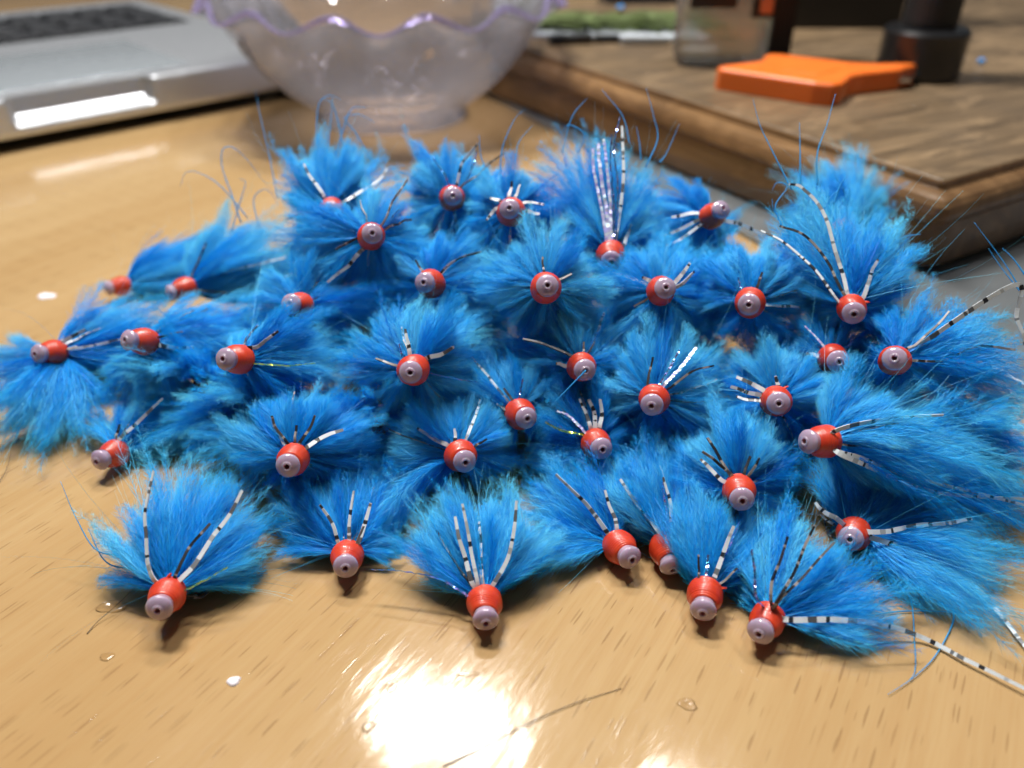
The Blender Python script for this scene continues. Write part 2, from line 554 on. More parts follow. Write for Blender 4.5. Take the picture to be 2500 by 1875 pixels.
STRANDS = [  # fly, kind, path in mm
 (1,'W',[(-39.2,167.9,35.0),(-40.7,167.7,37.7),(-42.8,169.9,40.0),(-45.5,172.9,43.1)]),
 (1,'W',[(-39.2,167.9,35.0),(-36.7,166.9,36.4),(-33.8,168.5,37.9),(-29.4,171.0,40.1),(-27.5,172.9,42.1)]),
 (1,'W',[(-39.2,167.9,35.0),(-41.7,166.1,35.2),(-44.3,166.1,34.4),(-49.0,166.1,33.1)]),
 (2,'K',[(-27.9,148.2,36.5),(-24.9,148.2,39.7),(-23.2,151.5,43.2),(-20.6,154.5,46.3)]),
 (2,'T',[(-27.9,148.2,36.5),(-24.4,148.0,39.3),(-23.1,149.3,40.7),(-22.1,150.2,41.5)]),
 (2,'K',[(-27.9,148.2,36.5),(-24.4,147.5,38.5),(-21.8,148.7,39.5),(-19.6,149.3,39.8)]),
 (2,'W',[(-27.9,148.2,36.5),(-29.8,145.0,34.8),(-32.7,143.9,31.8),(-36.0,143.0,29.3)]),
 (2,'K',[(-27.9,148.2,36.5),(-30.3,146.5,37.0),(-33.1,146.2,35.7),(-34.5,146.0,34.8)]),
 (3,'W',[(-12.9,166.1,37.8),(-11.9,166.0,40.9),(-10.5,169.5,44.7),(-7.5,172.5,47.8)]),
 (3,'T',[(-12.9,166.1,37.8),(-9.9,166.3,41.3),(-8.3,169.1,44.3),(-7.5,171.2,46.7)]),
 (3,'T',[(-12.9,166.1,37.8),(-13.9,166.8,42.1),(-15.9,169.0,44.4),(-16.9,170.1,45.5)]),
 (3,'K',[(-12.9,166.1,37.8),(-10.4,166.0,40.9),(-6.5,168.4,43.1),(-1.6,171.6,46.1)]),
 (4,'W',[(-0.0,153.3,39.4),(-0.6,153.3,42.5),(-0.3,154.6,43.9),(-0.1,155.7,45.2)]),
 (4,'W',[(-0.0,153.3,39.4),(0.6,153.3,42.5),(1.1,154.2,43.6),(1.5,155.3,44.8)]),
 (4,'W',[(-0.0,153.3,39.4),(-2.4,153.0,42.1),(-3.3,153.4,42.4),(-4.4,153.7,42.5)]),
 (4,'W',[(-0.0,153.3,39.4),(-2.8,152.3,41.0),(-4.0,151.9,39.9),(-5.2,151.5,38.8)]),
 (4,'W',[(-0.0,153.3,39.4),(2.2,152.8,41.7),(4.0,153.1,41.8),(6.4,153.3,41.3)]),
 (4,'W',[(-0.0,153.3,39.4),(2.7,152.0,40.6),(4.0,152.0,40.1),(5.4,152.0,39.8)]),
 (5,'B',[(19.6,149.0,33.2),(18.9,148.5,35.2),(17.9,153.3,40.5),(16.5,158.5,46.3),(16.3,161.8,50.0)]),
 (5,'B',[(19.6,149.0,33.2),(19.6,148.5,35.2),(19.6,154.0,41.3),(19.0,159.8,47.8),(18.6,163.1,51.5)]),
 (5,'T',[(19.6,149.0,33.2),(20.4,148.5,35.2),(21.2,156.6,44.2),(20.5,161.8,50.0),(22.0,166.4,55.2)]),
 (5,'B',[(19.6,149.0,33.2),(19.3,148.5,35.2),(18.7,153.6,40.9),(17.7,158.8,46.7),(17.4,162.5,50.8)]),
 (5,'T',[(19.6,149.0,33.2),(20.0,148.5,35.2),(20.3,154.0,41.3),(19.8,159.8,47.8),(20.2,163.8,52.2)]),
 (5,'W',[(19.6,149.0,33.2),(20.5,148.7,35.6),(22.1,155.2,42.7),(22.5,161.1,49.3),(22.4,165.0,53.7)]),
 (5,'W',[(19.6,149.0,33.2),(21.9,148.2,34.8),(22.9,149.6,36.2),(23.9,151.2,38.0)]),
 (6,'W',[(41.1,160.7,35.4),(39.2,159.9,37.0),(36.2,160.2,36.6),(33.4,160.4,36.0)]),
 (6,'W',[(41.1,160.7,35.4),(39.5,159.3,36.2),(35.3,158.8,33.9),(31.6,158.6,32.4)]),
 (6,'W',[(41.1,160.7,35.4),(40.0,158.8,35.4),(36.3,157.9,32.7),(32.5,157.5,30.8)]),
 (6,'W',[(41.1,160.7,35.4),(44.3,158.8,35.4),(48.9,159.0,34.3),(53.0,158.6,32.6),(57.1,157.9,30.1)]),
 (7,'K',[(-15.5,143.2,28.8),(-13.6,143.1,31.7),(-10.5,144.9,33.4),(-6.0,146.3,34.2)]),
 (7,'K',[(-15.5,143.2,28.8),(-17.2,142.8,31.4),(-18.2,143.8,32.4),(-18.8,144.8,33.4)]),
 (8,'K',[(6.0,131.9,33.4),(5.7,131.8,36.5),(5.6,132.7,37.5),(5.5,133.9,38.8)]),
 (8,'K',[(6.0,131.9,33.4),(8.2,131.2,35.5),(9.5,131.6,35.8),(10.8,132.2,36.2)]),
 (9,'W',[(27.6,135.7,30.8),(30.0,135.0,33.0),(31.8,136.4,34.4),(33.2,137.8,35.8)]),
 (9,'W',[(27.6,135.7,30.8),(30.4,134.6,32.4),(32.2,135.6,33.3),(34.0,136.9,34.6)]),
 (9,'W',[(27.6,135.7,30.8),(26.1,135.1,33.1),(25.3,135.5,33.4),(24.3,136.0,33.8)]),
 (9,'K',[(27.6,135.7,30.8),(25.7,133.7,31.0),(24.4,133.4,30.1),(22.6,133.2,29.1)]),
 (10,'T',[(44.1,132.5,30.5),(42.0,132.1,32.9),(41.7,132.9,33.7),(41.4,133.9,34.8)]),
 (10,'K',[(44.1,132.5,30.5),(44.7,132.3,33.1),(45.2,133.2,34.1),(45.8,134.5,35.5)]),
 (11,'W',[(61.6,130.0,30.9),(60.5,129.6,33.1),(59.7,132.5,36.3),(58.3,135.4,39.5),(56.3,140.8,45.3),(53.6,143.6,48.3),(50.8,144.5,48.8)]),
 (11,'W',[(61.6,130.0,30.9),(59.0,128.9,32.0),(54.9,133.4,36.7),(50.2,136.7,39.8),(45.4,138.9,41.6)]),
 (11,'K',[(61.6,130.0,30.9),(59.4,129.6,33.1),(57.3,133.7,37.5),(53.5,137.4,41.3),(49.5,139.0,42.5)]),
 (11,'W',[(61.6,130.0,30.9),(62.8,129.3,32.7),(64.7,132.0,35.6),(66.2,134.3,38.1)]),
 (12,'K',[(-102.4,194.3,3.5),(-101.2,194.2,5.0),(-100.0,194.6,5.2),(-98.6,195.1,5.5)]),
 (13,'K',[(-76.4,173.8,13.2),(-76.6,174.2,15.3),(-74.9,177.3,18.6),(-73.5,180.1,21.6)]),
 (13,'W',[(-76.4,173.8,13.2),(-76.3,173.1,13.6),(-69.5,175.9,15.7),(-61.1,178.5,16.9),(-54.7,180.4,17.9)]),
 (15,'W',[(-94.9,145.3,11.9),(-94.3,144.8,14.0),(-92.6,145.9,15.0),(-89.5,147.5,16.3)]),
 (15,'K',[(-94.9,145.3,11.9),(-92.8,144.3,13.2),(-92.0,144.6,13.4),(-90.8,144.9,13.5)]),
 (15,'W',[(-94.9,145.3,11.9),(-88.5,137.1,2.3),(-95.9,137.6,1.0),(-106.4,135.4,0.9)]),
 (16,'W',[(-70.9,136.8,19.4),(-68.6,135.2,19.7),(-65.7,135.3,18.9),(-62.3,135.8,18.6)]),
 (16,'K',[(-70.9,136.8,19.4),(-69.1,135.9,20.8),(-67.0,136.6,21.2),(-64.7,137.3,21.5)]),
 (17,'W',[(-47.9,122.9,23.8),(-46.8,122.4,26.2),(-44.9,123.2,26.7),(-41.8,125.1,28.4)]),
 (17,'G',[(-47.9,122.9,23.8),(-45.6,121.1,24.1),(-40.1,121.7,23.3),(-35.3,122.6,23.2)]),
 (18,'W',[(-17.1,120.2,23.5),(-17.6,120.0,26.2),(-18.1,121.6,28.1),(-18.8,123.2,29.8)]),
 (18,'T',[(-17.1,120.2,23.5),(-19.1,120.0,26.2),(-19.4,120.7,27.0),(-19.8,121.5,27.9)]),
 (18,'W',[(-17.1,120.2,23.5),(-15.0,119.7,25.9),(-12.6,120.5,26.4),(-10.2,121.6,27.2)]),
 (18,'K',[(-17.1,120.2,23.5),(-19.9,119.1,24.9),(-21.9,119.7,25.2),(-24.0,120.3,25.6)]),
 (19,'K',[(12.5,126.1,20.6),(10.9,125.6,22.8),(6.3,127.4,24.2),(2.1,128.7,24.9)]),
 (19,'K',[(12.5,126.1,20.6),(13.0,125.8,23.2),(13.1,126.6,24.0),(13.2,127.4,24.9)]),
 (19,'W',[(12.5,126.1,20.6),(10.3,124.6,21.4),(9.2,124.9,21.5),(8.0,125.2,21.6)]),
 (20,'B',[(58.6,126.4,22.1),(57.2,125.8,24.2),(55.3,127.6,26.0),(53.6,128.9,27.3)]),
 (20,'W',[(58.6,126.4,22.1),(56.3,125.1,23.1),(55.2,125.4,23.2),(53.7,125.7,23.3)]),
 (21,'K',[(66.6,119.0,25.8),(68.0,118.9,28.3),(70.6,120.1,29.4),(74.1,122.2,31.4),(76.0,124.0,33.2)]),
 (21,'K',[(66.6,119.0,25.8),(68.8,117.8,26.6),(75.7,118.9,26.4),(81.9,121.0,28.0),(88.1,121.1,26.5)]),
 (21,'W',[(66.6,119.0,25.8),(86.1,125.0,37.6),(87.7,122.5,32.2),(89.7,119.7,25.9)]),
 (22,'W',[(1.0,121.3,13.4),(-0.9,120.2,14.7),(-1.8,120.6,15.0),(-2.8,121.1,15.4)]),
 (22,'T',[(1.0,121.3,13.4),(1.2,121.2,16.1),(1.6,122.6,17.7),(2.0,123.9,19.1)]),
 (22,'K',[(1.0,121.3,13.4),(0.3,120.9,15.8),(-0.5,121.8,16.7),(-1.5,122.9,17.7)]),
 (23,'K',[(25.7,119.1,18.1),(24.1,118.6,20.3),(24.6,120.9,22.8),(25.1,122.6,24.7)]),
 (23,'B',[(25.7,119.1,18.1),(27.0,119.1,21.0),(30.0,121.2,23.1),(33.0,123.9,25.8)]),
 (23,'T',[(25.7,119.1,18.1),(26.2,119.1,21.0),(28.3,121.4,23.4),(29.9,123.4,25.6)]),
 (23,'K',[(25.7,119.1,18.1),(27.4,118.6,20.3),(32.5,121.2,22.6),(36.0,122.1,23.0)]),
 (24,'W',[(46.4,117.2,18.9),(44.7,116.4,20.8),(42.1,117.7,21.9),(39.4,118.8,22.7)]),
 (24,'W',[(46.4,117.2,18.9),(44.3,116.2,20.5),(40.9,117.1,20.8),(38.4,117.9,21.3)]),
 (24,'W',[(46.4,117.2,18.9),(46.4,116.9,21.5),(46.3,117.5,22.2),(46.2,118.4,23.2)]),
 (24,'W',[(46.4,117.2,18.9),(44.3,115.9,20.0),(41.6,116.1,19.6),(39.2,116.8,19.9)]),
 (25,'W',[(-75.6,123.1,3.0),(-75.1,123.0,5.7),(-71.9,125.6,8.2),(-67.9,128.9,11.4)]),
 (25,'K',[(-75.6,123.1,3.0),(-75.9,123.3,6.1),(-75.7,124.0,6.9),(-75.4,124.9,7.9)]),
 (26,'K',[(-36.5,107.0,14.2),(-37.2,106.8,17.1),(-39.3,108.4,18.7),(-40.6,110.2,20.5)]),
 (26,'K',[(-36.5,107.0,14.2),(-36.4,107.0,17.4),(-36.2,107.9,18.4),(-36.1,108.9,19.5)]),
 (26,'K',[(-36.5,107.0,14.2),(-35.6,106.8,17.1),(-33.8,108.7,19.0),(-33.0,110.1,20.6)]),
 (26,'W',[(-36.5,107.0,14.2),(-34.5,106.4,16.4),(-31.5,107.9,17.7),(-28.4,109.1,18.5)]),
 (27,'W',[(-9.5,112.0,11.1),(-11.0,111.3,13.1),(-13.9,112.6,14.1),(-16.5,113.8,15.0)]),
 (27,'W',[(-9.5,112.0,11.1),(-9.8,111.8,13.7),(-9.9,112.5,14.5),(-10.2,113.4,15.5)]),
 (27,'K',[(-9.5,112.0,11.1),(-6.9,111.3,13.1),(-5.7,111.8,13.4),(-4.4,112.4,13.9)]),
 (28,'W',[(14.8,116.7,10.3),(14.1,116.6,13.2),(13.3,118.6,15.4),(12.2,120.2,17.1)]),
 (28,'W',[(14.8,116.7,10.3),(14.9,116.6,13.2),(14.8,118.6,15.4),(14.1,120.2,17.1)]),
 (28,'W',[(14.8,116.7,10.3),(15.7,116.6,13.2),(16.2,118.6,15.4),(16.0,120.1,17.1)]),
 (28,'B',[(14.8,116.7,10.3),(13.2,116.1,12.5),(10.4,118.3,14.6),(8.1,119.1,15.2)]),
 (28,'G',[(14.8,116.7,10.3),(12.8,115.9,12.2),(9.1,116.8,12.5),(6.0,118.1,13.4)]),
 (29,'W',[(52.8,106.1,18.3),(52.2,104.1,21.5),(57.4,105.6,22.2),(64.7,106.9,22.2),(71.3,107.9,22.0)]),
 (29,'W',[(52.8,106.1,18.3),(52.9,102.4,19.0),(59.7,102.1,16.4),(72.1,101.7,12.3),(87.3,101.5,7.9)]),
 (29,'W',[(52.8,106.1,18.3),(52.5,102.2,18.7),(59.8,101.6,15.6),(72.1,101.0,11.1),(87.3,102.3,9.0)]),
 (30,'K',[(37.6,102.7,11.3),(36.1,102.4,13.7),(34.4,104.7,16.2),(32.5,106.7,18.3)]),
 (30,'K',[(37.6,102.7,11.3),(36.5,102.4,13.7),(34.0,104.1,15.3),(31.7,105.5,16.6)]),
 (30,'K',[(37.6,102.7,11.3),(38.0,102.4,13.7),(38.6,103.3,14.7),(39.5,104.7,16.2)]),
 (30,'K',[(37.6,102.7,11.3),(38.8,102.4,13.7),(39.9,103.4,14.8),(41.0,104.6,16.0)]),
 (30,'W',[(37.6,102.7,11.3),(35.0,101.9,13.1),(32.5,103.6,14.7),(31.2,104.6,15.6)]),
 (31,'W',[(57.1,98.5,5.3),(52.7,96.3,9.6),(50.5,97.5,10.6),(49.2,98.4,11.4)]),
 (31,'W',[(57.1,98.5,5.3),(57.8,95.3,8.1),(63.4,96.3,8.1),(70.7,97.5,7.8),(75.7,98.3,7.8)]),
 (31,'W',[(57.1,98.5,5.3),(57.8,94.9,7.4),(64.2,94.6,5.1),(71.6,94.0,2.1),(75.2,88.2,0.9),(76.9,78.3,0.9)]),
 (32,'W',[(-52.5,86.2,4.7),(-54.0,85.7,7.1),(-55.6,89.3,10.9),(-56.4,92.6,14.5),(-55.8,96.9,19.3)]),
 (32,'K',[(-52.5,86.2,4.7),(-51.4,85.9,7.4),(-49.3,89.3,10.9),(-46.7,91.7,13.4)]),
 (32,'W',[(-52.5,86.2,4.7),(-50.7,85.7,7.1),(-47.2,88.9,10.3),(-44.0,92.4,13.8),(-42.1,95.3,16.9)]),
 (32,'G',[(-52.5,86.2,4.7),(-49.6,85.0,6.0),(-46.4,86.4,7.0),(-43.6,87.7,8.0)]),
 (33,'W',[(-27.2,96.1,3.0),(-26.9,95.6,5.2),(-26.7,97.9,7.7),(-26.1,101.4,11.6)]),
 (33,'W',[(-27.2,96.1,3.0),(-28.1,95.4,4.9),(-29.7,97.9,7.6),(-31.8,100.0,9.8)]),
 (33,'W',[(-27.2,96.1,3.0),(-25.4,95.4,4.9),(-24.0,97.9,7.6),(-23.2,100.1,9.9)]),
 (33,'K',[(-27.2,96.1,3.0),(-25.8,95.4,4.9),(-25.1,96.4,6.0),(-24.3,97.5,7.2)]),
 (34,'W',[(-4.4,86.3,3.4),(-5.4,86.1,5.8),(-6.5,90.1,10.1),(-8.0,94.5,14.9)]),
 (34,'W',[(-4.4,86.3,3.4),(-6.0,86.1,5.8),(-7.4,89.6,9.6),(-8.8,93.2,13.5)]),
 (34,'W',[(-4.4,86.3,3.4),(-2.9,86.1,5.8),(-0.4,89.2,9.0),(0.6,92.5,12.7),(0.4,95.0,15.4)]),
 (34,'T',[(-4.4,86.3,3.4),(-6.4,85.1,4.3),(-11.1,87.2,6.0),(-17.0,88.5,6.3),(-22.1,89.2,6.0)]),
 (35,'W',[(17.3,98.2,3.1),(15.6,97.9,5.6),(12.7,101.1,8.8),(7.5,104.6,12.1)]),
 (35,'W',[(17.3,98.2,3.1),(17.6,98.1,5.9),(16.8,99.9,7.8),(15.6,102.6,10.7)]),
 (36,'W',[(25.2,97.9,3.7),(24.4,97.4,5.5),(22.2,99.8,7.9),(18.0,103.7,11.8)]),
 (36,'W',[(25.2,97.9,3.7),(26.3,97.6,5.8),(26.1,101.2,9.7),(25.1,103.8,12.5)]),
 (36,'T',[(25.2,97.9,3.7),(25.5,99.3,8.4),(25.3,100.9,10.0),(25.0,102.8,12.2)]),
 (37,'K',[(30.4,88.0,3.4),(29.0,87.5,5.3),(29.0,88.7,6.6),(29.0,90.2,8.2)]),
 (37,'W',[(30.4,88.0,3.4),(31.1,87.5,5.3),(33.1,90.6,8.6),(34.9,93.1,11.3)]),
 (37,'K',[(30.4,88.0,3.4),(31.8,87.1,4.7),(33.4,87.9,5.4),(35.0,88.9,6.4)]),
 (37,'T',[(30.4,88.0,3.4),(30.1,87.5,5.3),(30.3,88.9,6.8),(30.6,90.2,8.2)]),
 (38,'K',[(39.3,82.8,3.1),(37.9,81.0,7.9),(38.8,83.7,10.8),(41.2,87.4,14.8)]),
 (38,'K',[(39.3,82.8,3.1),(38.6,81.0,7.9),(42.0,84.7,11.7),(45.3,88.9,16.2)]),
 (38,'K',[(39.3,82.8,3.1),(39.2,81.0,7.9),(43.3,83.8,10.6),(47.9,87.3,14.0)]),
 (38,'W',[(39.3,82.8,3.1),(40.3,79.5,5.6),(47.5,80.2,4.8),(54.8,80.6,3.3),(62.1,80.0,0.9),(67.1,75.9,0.9),(72.7,70.7,0.9)]),
 (38,'T',[(39.3,82.8,3.1),(35.8,81.3,8.5),(35.7,84.0,11.4),(35.4,86.0,13.4)]),
 (1,'S',[(-43.4,179.5,42.6),(-44.3,184.6,48.4),(-43.8,188.1,52.4),(-41.6,189.4,53.7),(-39.2,189.3,52.8)]),
 (1,'S',[(-41.8,179.5,42.6),(-41.2,184.6,48.4),(-40.9,188.7,53.2)]),
 (1,'S',[(-38.0,180.1,43.4),(-38.9,183.7,47.6),(-40.9,187.7,52.2),(-42.8,188.7,53.1)]),
 (1,'S',[(-31.9,179.2,42.1),(-35.2,183.3,46.7),(-38.0,185.9,49.5),(-34.9,186.9,50.1),(-31.5,186.5,48.5)]),
 (1,'S',[(-39.7,179.8,43.0),(-37.9,184.5,48.4),(-36.4,187.1,51.3),(-33.3,187.8,51.5)]),
 (1,'S',[(-52.8,174.4,34.7),(-55.3,181.6,43.0),(-57.9,188.2,50.5),(-58.9,191.5,54.4)]),
 (1,'S',[(-61.1,171.5,30.3),(-63.5,175.8,35.2),(-66.0,180.2,40.2),(-65.8,183.1,43.6),(-62.2,183.1,42.5),(-55.0,179.6,33.9)]),
 (1,'S',[(-59.6,172.1,31.2),(-65.8,177.0,36.5),(-70.8,179.5,38.8),(-74.5,180.2,38.9),(-76.0,178.9,36.1)]),
 (1,'S',[(-57.0,170.9,29.5),(-58.5,175.2,34.4),(-55.8,176.9,36.0),(-52.9,175.5,32.6)]),
 (1,'S',[(-63.2,170.4,28.6),(-61.5,175.4,34.3),(-60.6,178.0,37.2),(-62.3,178.8,38.0)]),
 (3,'S',[(-16.0,174.7,41.0),(-18.1,177.2,43.8),(-20.7,177.9,44.1),(-23.4,176.8,41.3)]),
 (4,'S',[(-2.5,162.8,43.9),(-2.0,166.8,48.5),(0.4,170.9,53.1),(2.8,172.7,55.0)]),
 (4,'S',[(0.4,163.3,44.7),(1.3,167.3,49.3),(4.3,170.1,52.3)]),
 (4,'S',[(-4.4,162.3,43.1),(-6.4,165.7,46.9),(-6.9,169.0,50.7)]),
 (5,'S',[(10.4,165.4,48.0),(12.4,170.5,53.7),(15.6,173.4,56.9)]),
 (5,'S',[(27.7,163.9,45.5),(30.3,167.9,50.1),(29.6,171.3,53.9),(28.2,175.3,58.6)]),
 (5,'S',[(30.6,164.4,46.3),(32.1,165.8,47.8),(34.9,170.0,52.6)]),
 (5,'S',[(26.7,164.7,46.7),(26.5,167.0,49.4),(25.9,169.5,52.3)]),
 (5,'S',[(24.3,166.5,49.6),(23.0,170.5,54.1),(18.8,174.5,58.5)]),
 (5,'S',[(13.8,165.4,48.0),(15.0,168.1,51.0),(11.5,169.8,52.4),(10.1,168.2,49.0)]),
 (11,'S',[(52.8,147.0,46.6),(49.3,152.6,52.8),(47.4,155.7,56.3),(46.3,159.2,60.3)]),
 (11,'S',[(54.4,147.5,47.3),(54.7,151.7,52.2),(54.9,155.7,56.7)]),
 (11,'S',[(57.6,147.5,47.3),(58.0,151.7,52.2),(60.1,155.4,56.4),(62.1,159.6,61.1)]),
 (11,'S',[(63.3,143.7,41.5),(63.2,147.3,45.6),(61.6,149.8,48.4),(61.3,151.0,49.8)]),
 (11,'S',[(51.0,143.2,40.8),(49.9,145.9,43.8),(52.3,148.4,46.6),(50.6,149.2,47.3),(49.7,148.7,46.0)]),
 (11,'S',[(52.4,142.2,39.3),(51.2,144.7,42.0),(49.7,145.7,43.0),(49.5,147.2,44.7)]),
 (11,'S',[(60.7,145.6,44.4),(62.2,148.0,47.2),(63.8,149.6,48.9)]),
 (11,'S',[(58.9,145.1,43.7),(60.8,147.0,45.7),(64.1,148.2,46.7),(63.8,145.8,41.6)]),
 (11,'S',[(67.6,137.9,32.7),(73.5,142.9,38.1),(78.2,144.3,38.9)]),
 (21,'S',[(93.7,129.4,31.3),(89.9,134.7,37.1),(85.1,140.1,42.9)]),
 (21,'S',[(92.6,130.3,32.7),(89.2,133.9,36.5),(87.1,136.5,39.3)]),
 (21,'S',[(93.7,131.7,34.8),(91.2,134.7,38.0),(89.4,136.1,39.5)]),
 (38,'S',[(58.2,87.7,0.4),(63.3,88.8,0.5),(60.3,79.3,0.4),(58.4,74.7,0.4),(56.5,72.7,0.4)]),
 (31,'S',[(74.7,94.6,0.4),(69.7,86.9,0.4),(67.8,83.3,0.4),(62.7,77.5,0.4),(57.9,73.7,0.4),(53.0,70.8,0.4)]),
 (31,'S',[(66.8,97.8,0.4),(67.2,91.5,0.4),(72.6,90.1,0.4),(78.3,89.6,0.4)]),
 (38,'S',[(55.7,84.9,0.4),(61.9,85.8,0.4),(70.3,85.3,0.4),(76.4,83.1,0.4)]),
 (32,'S',[(-60.8,93.0,5.1),(-67.1,94.1,5.2),(-71.0,97.6,8.9),(-74.1,101.6,13.4)]),
 (32,'S',[(-60.0,91.8,3.3),(-65.6,93.0,3.7),(-69.1,96.7,7.7)]),
 (29,'S',[(71.9,109.3,11.1),(79.0,106.7,4.9),(85.2,106.4,3.0),(91.9,107.5,3.1)]),
 (19,'S',[(12.8,117.6,24.9),(8.8,116.1,20.9),(4.4,114.4,16.5)]),
]
